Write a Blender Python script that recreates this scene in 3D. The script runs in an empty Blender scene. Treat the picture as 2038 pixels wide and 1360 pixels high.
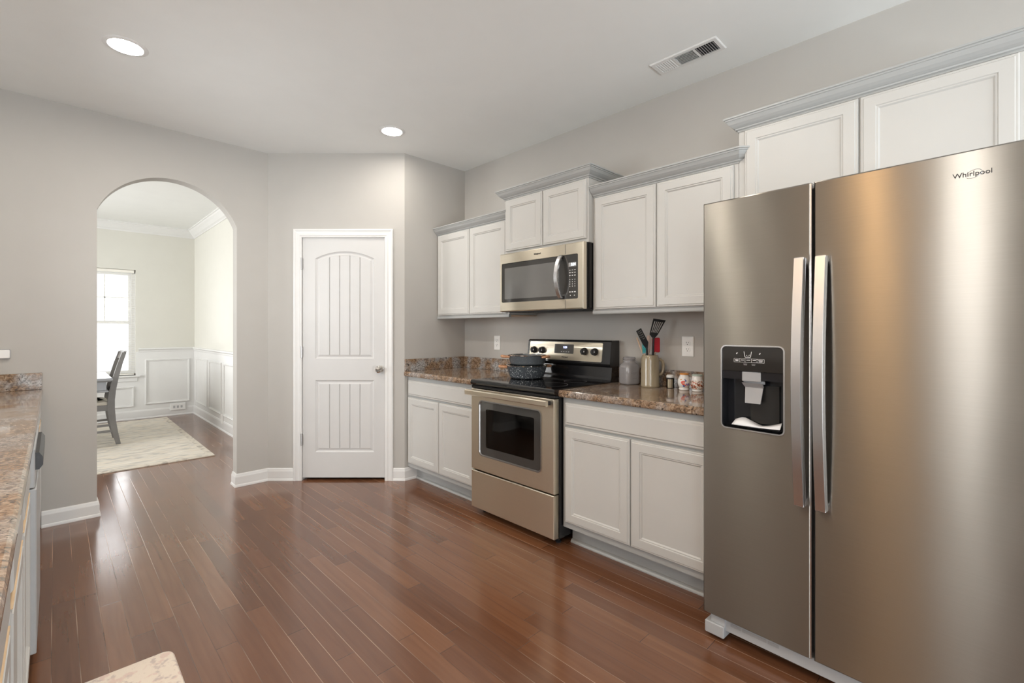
import bpy, bmesh, math, random
from mathutils import Vector, Matrix

S = bpy.context.scene
COL = S.collection
PI = math.pi
rad = math.radians

# ------------------------------------------------------------------ camera
# world: X runs toward the cabinet wall, Y runs along it away from the camera, Z up
YAW = rad(45.67)                     # forward direction measured from +X toward +Y
cam_d = bpy.data.cameras.new('camera')
cam = bpy.data.objects.new('camera', cam_d)
COL.objects.link(cam)
cam.location = (0, 0, 1.27)
cam.rotation_euler = (PI / 2, 0, YAW - PI / 2)
cam_d.sensor_fit = 'HORIZONTAL'
cam_d.sensor_width = 36.0
cam_d.lens = 36.0 * 932.0 / 2038.0
cam_d.shift_x = 0.0
cam_d.shift_y = -25.0 / 2038.0
cam_d.clip_start = 0.02
S.camera = cam

# ------------------------------------------------------------------ world + exposure
w = bpy.data.worlds.new('sky'); S.world = w
w.use_nodes = True
bg = w.node_tree.nodes['Background']
bg.inputs['Color'].default_value = (0.93, 0.97, 1.0, 1)
bg.inputs['Strength'].default_value = 1.6
S.view_settings.view_transform = 'Standard'
S.view_settings.look = 'None'
S.view_settings.gamma = 1.0
S.view_settings.use_curve_mapping = False
S.view_settings.exposure = 0.26

# ------------------------------------------------------------------ daylight through the windows, plus added fill (lights stand outside the panes)
def area(name, loc, rot, sx, sy, power, color=(1, 1, 1)):
    L = bpy.data.lights.new(name, 'AREA'); L.shape = 'RECTANGLE'
    L.size = sx; L.size_y = sy; L.energy = power; L.color = color
    o = bpy.data.objects.new(name, L); COL.objects.link(o)
    o.location = loc; o.rotation_euler = rot
    return o
area('daylight_patio', (1.0, -3.75, 1.25), (PI / 2, 0, 0), 3.2, 2.5, 22, (0.93, 0.97, 1.0))
area('ceiling_fill', (1.0, -4.75, -0.05), (rad(122), 0, 0), 3.4, 2.4, 300, (0.92, 0.97, 1.0))   # added light aimed upward to brighten the ceiling
area('cabinet_fill', (-1.05, -1.75, 1.45), (0, -PI / 2, 0), 1.6, 2.4, 62, (0.92, 0.97, 1.0))  # added light to lift the cabinet fronts from the left
area('daylight_sink', (-1.05, 3.05, 1.62), (0, -PI / 2, 0), 1.2, 1.4, 33, (0.95, 0.98, 1.0))
area('streak_light', (-0.95, 0.34, 1.68), (0, -PI / 2, 0), 1.5, 0.20, 11, (0.97, 0.985, 1.0))  # added light that draws the white streak on the refrigerator
area('daylight_dining', (0.35, 8.78, 1.38), (-PI / 2, 0, 0), 1.3, 1.7, 24, (0.98, 0.99, 1.0))
area('daylight_dining_side', (-2.95, 6.4, 1.45), (0, -PI / 2, 0), 1.7, 2.4, 170, (1.0, 0.99, 0.97))
S.cycles.diffuse_bounces = 8
LAMP = 6.2            # radiant watts of each recessed lamp
LAMP_COLOR = (1.0, 0.93, 0.84)

# ------------------------------------------------------------------ materials
def new_mat(name):
    m = bpy.data.materials.new(name); m.use_nodes = True
    nt = m.node_tree
    return m, nt, nt.nodes['Principled BSDF']
def node(nt, t, **kw):
    n = nt.nodes.new(t)
    for k, v in kw.items():
        if k in n.inputs: n.inputs[k].default_value = v
        else: setattr(n, k, v)
    return n
def ramp(nt, fac, stops):
    r = nt.nodes.new('ShaderNodeValToRGB')
    els = r.color_ramp.elements
    while len(els) < len(stops): els.new(0.5)
    for e, (p, c) in zip(els, stops):
        e.position = p; e.color = (*c, 1)
    nt.links.new(fac, r.inputs['Fac'])
    return r
def math_n(nt, op, a, b=None):
    n = nt.nodes.new('ShaderNodeMath'); n.operation = op
    for i, v in enumerate((a, b)):
        if v is None: continue
        if isinstance(v, (int, float)): n.inputs[i].default_value = v
        else: nt.links.new(v, n.inputs[i])
    return n.outputs[0]
def mixc(nt, fac, a, b, mode='MIX'):
    n = nt.nodes.new('ShaderNodeMix'); n.data_type = 'RGBA'; n.blend_type = mode
    for sock, v in ((n.inputs[0], fac), (n.inputs[6], a), (n.inputs[7], b)):
        if isinstance(v, (int, float)): sock.default_value = v
        elif isinstance(v, tuple): sock.default_value = (*v, 1)
        else: nt.links.new(v, sock)
    return n.outputs[2]
def plain(name, col, rough=0.5, metal=0.0, spec=0.5, vary=0.04, scale=6.0, coat=0.0, bump=0.0, bscale=60.0):
    """paint / plastic / metal: one colour with a faint tonal drift and, if wanted, a fine surface texture"""
    m, nt, p = new_mat(name)
    tc = node(nt, 'ShaderNodeTexCoord')
    nz = node(nt, 'ShaderNodeTexNoise', Scale=scale, Detail=3.0)
    nt.links.new(tc.outputs['Object'], nz.inputs['Vector'])
    lo = tuple(max(0, c * (1 - vary)) for c in col); hi = tuple(min(1, c * (1 + vary)) for c in col)
    r = ramp(nt, nz.outputs['Fac'], [(0.3, lo), (0.7, hi)])
    nt.links.new(r.outputs['Color'], p.inputs['Base Color'])
    p.inputs['Roughness'].default_value = rough
    p.inputs['Metallic'].default_value = metal
    p.inputs['Specular IOR Level'].default_value = spec
    p.inputs['Coat Weight'].default_value = coat
    p.inputs['Coat Roughness'].default_value = 0.05
    if bump:
        n2 = node(nt, 'ShaderNodeTexNoise', Scale=bscale, Detail=2.0)
        nt.links.new(tc.outputs['Object'], n2.inputs['Vector'])
        b = node(nt, 'ShaderNodeBump', Strength=bump, Distance=0.002)
        nt.links.new(n2.outputs['Fac'], b.inputs['Height'])
        nt.links.new(b.outputs['Normal'], p.inputs['Normal'])
    return m
def steel(name, col, rough=0.27, aniso=0.75, wave=0.0):
    """brushed stainless steel, grain running horizontally"""
    m, nt, p = new_mat(name)
    tc = node(nt, 'ShaderNodeTexCoord')
    mp = node(nt, 'ShaderNodeMapping'); mp.inputs['Scale'].default_value = (3, 3, 420)
    nt.links.new(tc.outputs['Object'], mp.inputs['Vector'])
    nz = node(nt, 'ShaderNodeTexNoise', Scale=1.0, Detail=3.0)
    nt.links.new(mp.outputs['Vector'], nz.inputs['Vector'])
    r = ramp(nt, nz.outputs['Fac'], [(0.25, tuple(c * 0.97 for c in col)), (0.75, tuple(min(1, c * 1.02) for c in col))])
    nt.links.new(r.outputs['Color'], p.inputs['Base Color'])
    p.inputs['Metallic'].default_value = 1.0
    rr = ramp(nt, nz.outputs['Fac'], [(0.2, (rough * 0.97,) * 3), (0.8, (rough * 1.04,) * 3)])
    nt.links.new(rr.outputs['Color'], p.inputs['Roughness'])
    p.inputs['Anisotropic'].default_value = aniso
    p.inputs['Anisotropic Rotation'].default_value = 0.25
    tg = node(nt, 'ShaderNodeTangent'); tg.direction_type = 'RADIAL'; tg.axis = 'Z'
    nt.links.new(tg.outputs['Tangent'], p.inputs['Tangent'])
    if wave:
        n2 = node(nt, 'ShaderNodeTexNoise', Scale=2.6, Detail=1.0)
        mp2 = node(nt, 'ShaderNodeMapping'); mp2.inputs['Scale'].default_value = (1.6, 1.6, 0.8)
        nt.links.new(tc.outputs['Object'], mp2.inputs['Vector']); nt.links.new(mp2.outputs['Vector'], n2.inputs['Vector'])
        b = node(nt, 'ShaderNodeBump', Strength=wave, Distance=0.02)
        nt.links.new(n2.outputs['Fac'], b.inputs['Height']); nt.links.new(b.outputs['Normal'], p.inputs['Normal'])
    return m
def emit(name, col, strength):
    m, nt, p = new_mat(name)
    p.inputs['Base Color'].default_value = (*col, 1)
    p.inputs['Emission Color'].default_value = (*col, 1)
    p.inputs['Emission Strength'].default_value = strength
    return m
def clear_glass(name, tint=(1, 1, 1), refl=0.06):
    m, nt, p = new_mat(name)
    nt.nodes.remove(p)
    tr = node(nt, 'ShaderNodeBsdfTransparent'); tr.inputs['Color'].default_value = (*tint, 1)
    gl = node(nt, 'ShaderNodeBsdfGlossy', Roughness=0.02)
    fr = node(nt, 'ShaderNodeFresnel', IOR=1.45)
    mx = node(nt, 'ShaderNodeMixShader')
    nt.links.new(fr.outputs[0], mx.inputs[0]); nt.links.new(tr.outputs[0], mx.inputs[1]); nt.links.new(gl.outputs[0], mx.inputs[2])
    nt.links.new(mx.outputs[0], nt.nodes['Material Output'].inputs['Surface'])
    return m
def granite(name, warm=1.0):
    m, nt, p = new_mat(name)
    tc = node(nt, 'ShaderNodeTexCoord')
    def nz(scale, det=4.0, dist=0.0):
        n = node(nt, 'ShaderNodeTexNoise', Scale=scale, Detail=det, Distortion=dist)
        nt.links.new(tc.outputs['Object'], n.inputs['Vector']); return n.outputs['Fac']
    base = ramp(nt, nz(58, 6, 1.0), [(0.30, (0.06, 0.04, 0.026)), (0.44, (0.20, 0.125, 0.075)), (0.56, (0.31, 0.21, 0.135)), (0.74, (0.46, 0.37, 0.28))])
    grey = ramp(nt, nz(95, 5, 0.6), [(0.35, (0.13, 0.13, 0.135)), (0.62, (0.52, 0.51, 0.50))])
    f1 = ramp(nt, nz(9, 2), [(0.44, (0, 0, 0)), (0.60, (1, 1, 1))])
    c = mixc(nt, math_n(nt, 'MULTIPLY', f1.outputs['Color'], 0.75 / warm), base.outputs['Color'], grey.outputs['Color'])
    dk = ramp(nt, nz(70, 3, 0.8), [(0.60, (0, 0, 0)), (0.68, (1, 1, 1))])
    c = mixc(nt, dk.outputs['Color'], c, (0.035, 0.03, 0.028))
    vo = node(nt, 'ShaderNodeTexVoronoi', Scale=150.0)
    nt.links.new(tc.outputs['Object'], vo.inputs['Vector'])
    sp = ramp(nt, vo.outputs['Distance'], [(0.0, (1, 1, 1)), (0.22, (0, 0, 0))])
    c = mixc(nt, math_n(nt, 'MULTIPLY', sp.outputs['Color'], 0.35), c, (0.75, 0.70, 0.62))
    nt.links.new(c, p.inputs['Base Color'])
    p.inputs['Roughness'].default_value = 0.07
    p.inputs['Specular IOR Level'].default_value = 0.6
    return m
def plank_floor(name):
    """narrow reddish-brown boards running along Y with a micro-bevelled joint"""
    m, nt, p = new_mat(name)
    PW, PL = 0.0775, 0.95
    tc = node(nt, 'ShaderNodeTexCoord')
    sx = node(nt, 'ShaderNodeSeparateXYZ'); nt.links.new(tc.outputs['Object'], sx.inputs[0])
    X, Y = sx.outputs[0], sx.outputs[1]
    u = math_n(nt, 'DIVIDE', math_n(nt, 'ADD', X, 10.006), PW)
    row = math_n(nt, 'FLOOR', u); fu = math_n(nt, 'FRACT', u)
    wn = node(nt, 'ShaderNodeTexWhiteNoise', noise_dimensions='1D'); nt.links.new(row, wn.inputs['W'])
    v = math_n(nt, 'ADD', math_n(nt, 'DIVIDE', Y, PL), math_n(nt, 'MULTIPLY', wn.outputs['Value'], 7.3))
    seg = math_n(nt, 'FLOOR', v); fv = math_n(nt, 'FRACT', v)
    cb = node(nt, 'ShaderNodeCombineXYZ'); nt.links.new(row, cb.inputs[0]); nt.links.new(seg, cb.inputs[1])
    wn2 = node(nt, 'ShaderNodeTexWhiteNoise', noise_dimensions='3D'); nt.links.new(cb.outputs[0], wn2.inputs['Vector'])
    tone = ramp(nt, wn2.outputs['Value'], [(0.0, (0.125, 0.052, 0.025)), (0.35, (0.150, 0.062, 0.029)), (0.7, (0.172, 0.073, 0.034)), (1.0, (0.20, 0.090, 0.044))])
    mp = node(nt, 'ShaderNodeMapping'); mp.inputs['Scale'].default_value = (42, 2.2, 1)
    nt.links.new(tc.outputs['Object'], mp.inputs['Vector'])
    off = node(nt, 'ShaderNodeVectorMath', operation='ADD')
    nt.links.new(mp.outputs['Vector'], off.inputs[0]); nt.links.new(wn2.outputs['Color'], off.inputs[1])
    g = node(nt, 'ShaderNodeTexNoise', Scale=1.0, Detail=5.0, Distortion=0.6); nt.links.new(off.outputs[0], g.inputs['Vector'])
    grain = ramp(nt, g.outputs['Fac'], [(0.3, (0.86, 0.83, 0.81)), (0.7, (1.08, 1.08, 1.08))])
    c = mixc(nt, 1.0, tone.outputs['Color'], grain.outputs['Color'], 'MULTIPLY')
    # joints between boards
    eu = math_n(nt, 'MULTIPLY', math_n(nt, 'MINIMUM', fu, math_n(nt, 'SUBTRACT', 1.0, fu)), PW)
    ev = math_n(nt, 'MULTIPLY', math_n(nt, 'MINIMUM', fv, math_n(nt, 'SUBTRACT', 1.0, fv)), PL)
    lw = node(nt, 'ShaderNodeTexNoise', Scale=1.7, Detail=1.0); nt.links.new(tc.outputs['Object'], lw.inputs['Vector'])
    light_joint = math_n(nt, 'LESS_THAN', eu, 0.0011)
    dark_joint = math_n(nt, 'LESS_THAN', ev, 0.0010)
    jc = ramp(nt, lw.outputs['Fac'], [(0.42, (0.10, 0.05, 0.03)), (0.62, (0.42, 0.28, 0.19))])
    c = mixc(nt, light_joint, c, jc.outputs['Color'])
    c = mixc(nt, dark_joint, c, (0.05, 0.02, 0.012))
    nt.links.new(c, p.inputs['Base Color'])
    ro = node(nt, 'ShaderNodeTexNoise', Scale=5.0, Detail=3.0); nt.links.new(tc.outputs['Object'], ro.inputs['Vector'])
    rr = ramp(nt, ro.outputs['Fac'], [(0.3, (0.16,) * 3), (0.7, (0.21,) * 3)])
    nt.links.new(rr.outputs['Color'], p.inputs['Roughness'])
    p.inputs['Specular IOR Level'].default_value = 0.75
    p.inputs['Coat Weight'].default_value = 0.2; p.inputs['Coat Roughness'].default_value = 0.18
    h = math_n(nt, 'MINIMUM', math_n(nt, 'MINIMUM', math_n(nt, 'DIVIDE', eu, 0.002), math_n(nt, 'DIVIDE', ev, 0.002)), 1.0)
    hh = math_n(nt, 'ADD', h, math_n(nt, 'MULTIPLY', wn2.outputs['Value'], 0.15))
    b = node(nt, 'ShaderNodeBump', Strength=0.25, Distance=0.0006); nt.links.new(hh, b.inputs['Height'])
    nt.links.new(b.outputs['Normal'], p.inputs['Normal'])
    return m
def wood(name, a, b, scale=(6, 6, 60), rough=0.5):
    m, nt, p = new_mat(name)
    tc = node(nt, 'ShaderNodeTexCoord'); mp = node(nt, 'ShaderNodeMapping'); mp.inputs['Scale'].default_value = scale
    nt.links.new(tc.outputs['Object'], mp.inputs['Vector'])
    n = node(nt, 'ShaderNodeTexNoise', Scale=3.0, Detail=4.0, Distortion=0.7); nt.links.new(mp.outputs['Vector'], n.inputs['Vector'])
    r = ramp(nt, n.outputs['Fac'], [(0.3, a), (0.7, b)])
    nt.links.new(r.outputs['Color'], p.inputs['Base Color']); p.inputs['Roughness'].default_value = rough
    return m
def blotch(name, base, cols, scale, thr=(0.52, 0.6), rough=0.9, stretch=(1, 1, 1), bump=0.0):
    """base colour with several layers of noise blotches"""
    m, nt, p = new_mat(name)
    tc = node(nt, 'ShaderNodeTexCoord'); mp = node(nt, 'ShaderNodeMapping'); mp.inputs['Scale'].default_value = stretch
    nt.links.new(tc.outputs['Object'], mp.inputs['Vector'])
    c = base
    for i, col in enumerate(cols):
        ad = node(nt, 'ShaderNodeVectorMath', operation='ADD'); ad.inputs[1].default_value = (i * 3.7, i * 1.9, i * 5.1)
        nt.links.new(mp.outputs['Vector'], ad.inputs[0])
        n = node(nt, 'ShaderNodeTexNoise', Scale=scale * (1 + 0.35 * i), Detail=4.0); nt.links.new(ad.outputs[0], n.inputs['Vector'])
        f = ramp(nt, n.outputs['Fac'], [(thr[0], (0, 0, 0)), (thr[1], (1, 1, 1))])
        c = mixc(nt, f.outputs['Color'], c, col)
    nt.links.new(c, p.inputs['Base Color']); p.inputs['Roughness'].default_value = rough
    if bump:
        n2 = node(nt, 'ShaderNodeTexNoise', Scale=260.0, Detail=2.0); nt.links.new(tc.outputs['Object'], n2.inputs['Vector'])
        b = node(nt, 'ShaderNodeBump', Strength=bump, Distance=0.004)
        nt.links.new(n2.outputs['Fac'], b.inputs['Height']); nt.links.new(b.outputs['Normal'], p.inputs['Normal'])
    return m
def specks(name, base, speck, scale=160, size=0.16, rough=0.35):
    m, nt, p = new_mat(name)
    tc = node(nt, 'ShaderNodeTexCoord')
    v = node(nt, 'ShaderNodeTexVoronoi', Scale=scale); nt.links.new(tc.outputs['Object'], v.inputs['Vector'])
    rnd = node(nt, 'ShaderNodeSeparateColor'); nt.links.new(v.outputs['Color'], rnd.inputs[0])
    lim = math_n(nt, 'MULTIPLY', rnd.outputs[0], size * 2)
    f = math_n(nt, 'LESS_THAN', v.outputs['Distance'], lim)
    c = mixc(nt, math_n(nt, 'MULTIPLY', f, 0.8), base, speck)
    nt.links.new(c, p.inputs['Base Color']); p.inputs['Roughness'].default_value = rough
    return m

M = {}
M['wall'] = plain('wall_paint', (0.465, 0.450, 0.424), 0.75, vary=0.012, bump=0.06, bscale=220)
M['dining_wall'] = plain('dining_paint', (0.66, 0.652, 0.60), 0.75, vary=0.01, bump=0.06, bscale=220)
M['ceiling'] = plain('ceiling_paint', (0.78, 0.79, 0.778), 0.9, vary=0.01, bump=0.08, bscale=180)
M['trim'] = plain('trim_paint', (0.72, 0.72, 0.71), 0.35, vary=0.012)
M['door'] = plain('door_paint', (0.60, 0.597, 0.59), 0.4, vary=0.012)
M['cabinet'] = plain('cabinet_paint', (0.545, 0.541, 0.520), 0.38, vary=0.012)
M['cabinet_shade'] = plain('cabinet_paint_shaded', (0.40, 0.411, 0.408), 0.38, vary=0.012)  # cabinet paint darkened for the shade on crown, rails, toe kicks, base bodies
M['cabinet_inside'] = wood('maple_ply', (0.50, 0.33, 0.19), (0.62, 0.43, 0.27), (3, 30, 30))
M['bare_wood'] = wood('bare_maple', (0.66, 0.46, 0.27), (0.78, 0.58, 0.36), (3, 3, 30), 0.5)
M['floor'] = plank_floor('hardwood_boards')
M['granite'] = granite('granite_brown', 1.5)
M['granite_grey'] = granite('granite_grey', 0.8)
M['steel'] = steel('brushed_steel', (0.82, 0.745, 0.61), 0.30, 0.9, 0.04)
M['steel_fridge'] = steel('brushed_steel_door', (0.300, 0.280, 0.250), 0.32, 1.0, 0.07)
M['steel_bright'] = plain('satin_steel_handle', (0.68, 0.68, 0.69), 0.27, 1.0, vary=0.02)
M['chrome'] = plain('polished_nickel', (0.75, 0.73, 0.70), 0.12, 1.0)
M['hinge'] = plain('hinge_metal', (0.42, 0.41, 0.40), 0.35, 1.0)
M['black'] = plain('black_enamel', (0.012, 0.012, 0.013), 0.16, spec=0.6)
M['black_matt'] = plain('black_plastic', (0.018, 0.018, 0.02), 0.42)
M['cooktop'] = plain('black_glass_top', (0.006, 0.006, 0.007), 0.05, spec=0.7)
M['glass_dark'] = plain('smoked_glass', (0.045, 0.044, 0.042), 0.04, spec=0.8)
M['glass_grey'] = plain('microwave_screen', (0.16, 0.16, 0.155), 0.06, spec=0.9)
M['oven_glass'] = clear_glass('oven_door_glass', (0.55, 0.52, 0.48))
M['window_glass'] = clear_glass('window_glass')
M['lid_glass'] = clear_glass('lid_glass', (0.9, 0.92, 0.92))
M['oven_inside'] = plain('oven_enamel', (0.035, 0.032, 0.028), 0.4)
M['rack'] = plain('oven_rack_chrome', (0.55, 0.53, 0.50), 0.3, 1.0)
M['grey_plastic'] = plain('grey_plastic', (0.34, 0.34, 0.345), 0.45)
M['grey_light'] = plain('light_grey_plastic', (0.42, 0.43, 0.44), 0.35)
M['fridge_side'] = plain('fridge_side_grey', (0.22, 0.215, 0.21), 0.45)
M['gasket'] = plain('gasket_grey', (0.06, 0.06, 0.06), 0.7)
M['white_plastic'] = plain('white_plastic', (0.80, 0.80, 0.785), 0.35)
M['slot'] = plain('outlet_slot', (0.03, 0.03, 0.03), 0.6)
M['paper'] = plain('paper', (0.82, 0.82, 0.83), 0.8)
M['print_white'] = plain('white_print', (0.80, 0.80, 0.80), 0.5)
M['print_dark'] = plain('dark_print', (0.03, 0.03, 0.032), 0.8, spec=0.1)
M['clock_white'] = emit('clock_digits_white', (0.85, 0.95, 1.0), 2.2)
M['clock_blue'] = emit('clock_digits_blue', (0.55, 0.60, 1.0), 3.0)
M['dispenser'] = plain('dispenser_black', (0.012, 0.013, 0.016), 0.10, spec=0.6)
M['dispenser_panel'] = plain('dispenser_glass', (0.02, 0.019, 0.018), 0.08, spec=0.6)
M['pot'] = specks('granite_pot', (0.065, 0.078, 0.092), (0.75, 0.78, 0.80), 115, 0.22)
M['pot_plain'] = specks('granite_pan', (0.095, 0.11, 0.125), (0.34, 0.37, 0.40), 150, 0.12)
M['pot_inside'] = plain('pot_lining', (0.20, 0.19, 0.18), 0.3)
M['pot_wood'] = wood('pot_handle_wood', (0.42, 0.20, 0.10), (0.62, 0.34, 0.19), (30, 30, 30), 0.45)
M['jar'] = plain('grey_glaze', (0.30, 0.29, 0.295), 0.12, coat=0.5)
M['mug'] = plain('olive_glaze', (0.33, 0.275, 0.185), 0.14, coat=0.5)
M['nylon'] = plain('black_nylon', (0.012, 0.012, 0.012), 0.35)
M['red'] = plain('red_silicone', (0.52, 0.015, 0.03), 0.45)
M['teal'] = blotch('teal_silicone', (0.04, 0.36, 0.36), [(0.25, 0.42, 0.66)], 90, rough=0.4)
M['pale_wood'] = wood('pale_wood', (0.50, 0.35, 0.24), (0.64, 0.48, 0.36), (20, 20, 8), 0.6)
M['pink_wood'] = wood('pink_wood', (0.50, 0.36, 0.30), (0.62, 0.48, 0.41), (20, 20, 8), 0.6)
M['china'] = plain('white_china', (0.82, 0.80, 0.77), 0.12, coat=0.4)
M['china_pattern'] = blotch('scroll_china', (0.80, 0.74, 0.66), [(0.16, 0.035, 0.02), (0.62, 0.16, 0.06), (0.10, 0.03, 0.02)], 95, (0.53, 0.57), 0.15)
M['flower_red'] = plain('flower_red', (0.72, 0.10, 0.06), 0.2)
M['flower_blue'] = plain('flower_blue', (0.05, 0.08, 0.32), 0.2)
M['flower_lilac'] = plain('flower_lilac', (0.30, 0.18, 0.36), 0.2)
M['orange'] = plain('orange_glaze', (0.72, 0.30, 0.06), 0.2)
M['sage'] = plain('sage_glaze', (0.42, 0.50, 0.44), 0.25)
M['picks'] = wood('toothpicks', (0.62, 0.45, 0.27), (0.78, 0.62, 0.42), (160, 160, 3), 0.6)
M['rug'] = blotch('faded_rug', (0.64, 0.60, 0.535), [(0.72, 0.68, 0.60), (0.46, 0.435, 0.40), (0.68, 0.61, 0.51)], 5.0, (0.50, 0.62), 0.95, (1.0, 4.0, 1), 0.3)
M['rug_edge'] = blotch('rug_border', (0.62, 0.57, 0.49), [(0.40, 0.36, 0.31)], 14.0, (0.52, 0.62), 0.95, (1, 1, 1), 0.3)
M['mat'] = blotch('bath_mat', (0.80, 0.72, 0.63), [(0.72, 0.58, 0.52), (0.60, 0.52, 0.48)], 26.0, (0.56, 0.64), 0.95, (1, 1, 1), 0.5)
M['chair'] = plain('chair_grey_paint', (0.17, 0.16, 0.15), 0.4, vary=0.10)
M['table'] = plain('table_grey_paint', (0.23, 0.235, 0.245), 0.3, vary=0.08)
M['table_dark'] = plain('table_leg_paint', (0.09, 0.085, 0.08), 0.4)
M['cushion'] = plain('seat_fabric', (0.62, 0.58, 0.50), 0.9)
M['blind'] = plain('blind_slat', (0.82, 0.80, 0.74), 0.5)
M['outside'] = plain('outside_ground', (0.5, 0.5, 0.47), 0.9)

# ------------------------------------------------------------------ object helpers
def link(name, data, parent=None):
    o = bpy.data.objects.new(name, data); COL.objects.link(o)
    if parent is not None: o.parent = parent
    return o
def obj(name, bm, mat, parent=None, smooth=False, label=None, angle=35):
    bmesh.ops.recalc_face_normals(bm, faces=bm.faces)
    me = bpy.data.meshes.new(name); bm.to_mesh(me); bm.free()
    me.materials.append(M[mat] if isinstance(mat, str) else mat)
    if smooth:
        me.polygons.foreach_set('use_smooth', [True] * len(me.polygons))
        me.set_sharp_from_angle(angle=rad(angle))
    o = link(name, me, parent)
    if label: o['label'] = label
    return o
def thing(name, label, cat, loc=(0, 0, 0), rz=0.0, group=None):
    o = link(name, None)
    o.location = loc; o.rotation_euler = (0, 0, rz); o.empty_display_size = 0.1
    o['label'] = label; o['category'] = cat
    if group: o['group'] = group
    return o
def tag(o, label, cat, group=None, kind=None):
    o['label'] = label; o['category'] = cat
    if group: o['group'] = group
    if kind: o['kind'] = kind
    return o
def struct(name, bm, mat, parent=None, smooth=False, label=None, cat=None):
    o = obj(name, bm, mat, parent, smooth)
    if parent is None:
        o['kind'] = 'structure'
        if label: o['label'] = label
        if cat: o['category'] = cat
    return o
def BM(): return bmesh.new()
def box(bm, x0, x1, y0, y1, z0, z1, bev=0.0, seg=1):
    v = [bm.verts.new((x, y, z)) for x in (x0, x1) for y in (y0, y1) for z in (z0, z1)]
    F = [(0, 1, 3, 2), (4, 6, 7, 5), (0, 4, 5, 1), (2, 3, 7, 6), (0, 2, 6, 4), (1, 5, 7, 3)]
    fs = [bm.faces.new([v[i] for i in f]) for f in F]
    if bev:
        es = list({e for f in fs for e in f.edges})
        bmesh.ops.bevel(bm, geom=es, offset=bev, segments=seg, affect='EDGES', profile=0.6)
    return bm
def B(*a, **k): return box(BM(), *a, **k)
def loops(bm, rings, cap0=True, cap1=True, closed=True):
    vs = [[bm.verts.new(p) for p in r] for r in rings]
    n = len(vs[0])
    for a, b in zip(vs, vs[1:]):
        for i in range(n if closed else n - 1):
            j = (i + 1) % n
            bm.faces.new((a[i], a[j], b[j], b[i]))
    if cap0: bm.faces.new(vs[0][::-1])
    if cap1: bm.faces.new(vs[-1])
    return bm
def rect(x0, x1, z0, z1, i=0.0): return [(x0 + i, z0 + i), (x1 - i, z0 + i), (x1 - i, z1 - i), (x0 + i, z1 - i)]
def rrect(x0, x1, z0, z1, r, n=5):
    out = []
    for cx, cz, a in ((x1 - r, z0 + r, -90), (x1 - r, z1 - r, 0), (x0 + r, z1 - r, 90), (x0 + r, z0 + r, 180)):
        for k in range(n + 1):
            t = rad(a + 90 * k / n); out.append((cx + r * math.cos(t), cz + r * math.sin(t)))
    return out
def offset(poly, d):
    """inward offset of a counter-clockwise 2D polygon"""
    out = []; n = len(poly)
    for i in range(n):
        p0, p1, p2 = Vector(poly[i - 1]), Vector(poly[i]), Vector(poly[(i + 1) % n])
        a = (p1 - p0).normalized(); b = (p2 - p1).normalized()
        na, nb = Vector((-a.y, a.x)), Vector((-b.y, b.x))
        m = (na + nb)
        k = m.length_squared
        m = na if k < 1e-6 else m * (2.0 / k) * 0.5 * 2 / 2
        # mitre: vector m with m.na = 1
        m = m / max(0.3, m.dot(na))
        q = p1 + m * d
        out.append((q.x, q.y))
    return out
def front(poly, y): return [(x, y, z) for x, z in poly]
def plate(bm, poly, yf, yb, bev=0.0):
    """slab whose outline is poly (x,z), front face at yf (toward the viewer), back at yb"""
    r = [front(poly, yb)]
    if bev:
        r += [front(poly, yf + bev), front(offset(poly, bev), yf)]
    else: r += [front(poly, yf)]
    return loops(bm, r)
def profiled(bm, x0, x1, z0, z1, yb, prof):
    """door / drawer front: rings of (inset, distance in front of yb)"""
    return loops(bm, [front(rect(x0, x1, z0, z1, i), yb - d) for i, d in prof])
DOOR_P = [(0, 0), (0, .012), (.004, .0165), (.010, .0165), (.013, .020), (.052, .020), (.055, .0165), (.060, .0165), (.066, .011)]
DRAWER_P = [(0, 0), (0, .011), (.005, .0145), (.012, .0145), (.018, .020)]
def lathe(bm, prof, cx=0, cy=0, n=40, cap0=True, cap1=True):
    rings = [[(cx + r * math.cos(2 * PI * k / n), cy + r * math.sin(2 * PI * k / n), z) for k in range(n)] for r, z in prof]
    return loops(bm, rings, cap0, cap1)
def lathe_y(bm, prof, cx, cz, n=24):
    """lathe about an axis along -Y: prof is (radius, y)"""
    rings = [[(cx + r * math.cos(2 * PI * k / n), y, cz + r * math.sin(2 * PI * k / n)) for k in range(n)] for r, y in prof]
    return loops(bm, rings)
def tube(bm, pts, r, n=10, cap=True):
    pts = [Vector(p) for p in pts]
    rs = r if isinstance(r, (list, tuple)) else [r] * len(pts)
    rings = []; prev = None
    for i, p in enumerate(pts):
        t = (pts[min(i + 1, len(pts) - 1)] - pts[max(i - 1, 0)]).normalized()
        if prev is None:
            a = Vector((0, 0, 1)) if abs(t.z) < 0.9 else Vector((1, 0, 0))
            u = (a - t * a.dot(t)).normalized()
        else: u = (prev - t * prev.dot(t)).normalized()
        prev = u; v = t.cross(u)
        rings.append([tuple(p + (u * math.cos(2 * PI * k / n) + v * math.sin(2 * PI * k / n)) * rs[i]) for k in range(n)])
    return loops(bm, rings, cap, cap)
def sections(bm, items):
    """vertical bar: items = (centre, [(dx,dy)...]) with the same count"""
    return loops(bm, [[(c[0] + dx, c[1] + dy, c[2]) for dx, dy in s] for c, s in items])
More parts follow.
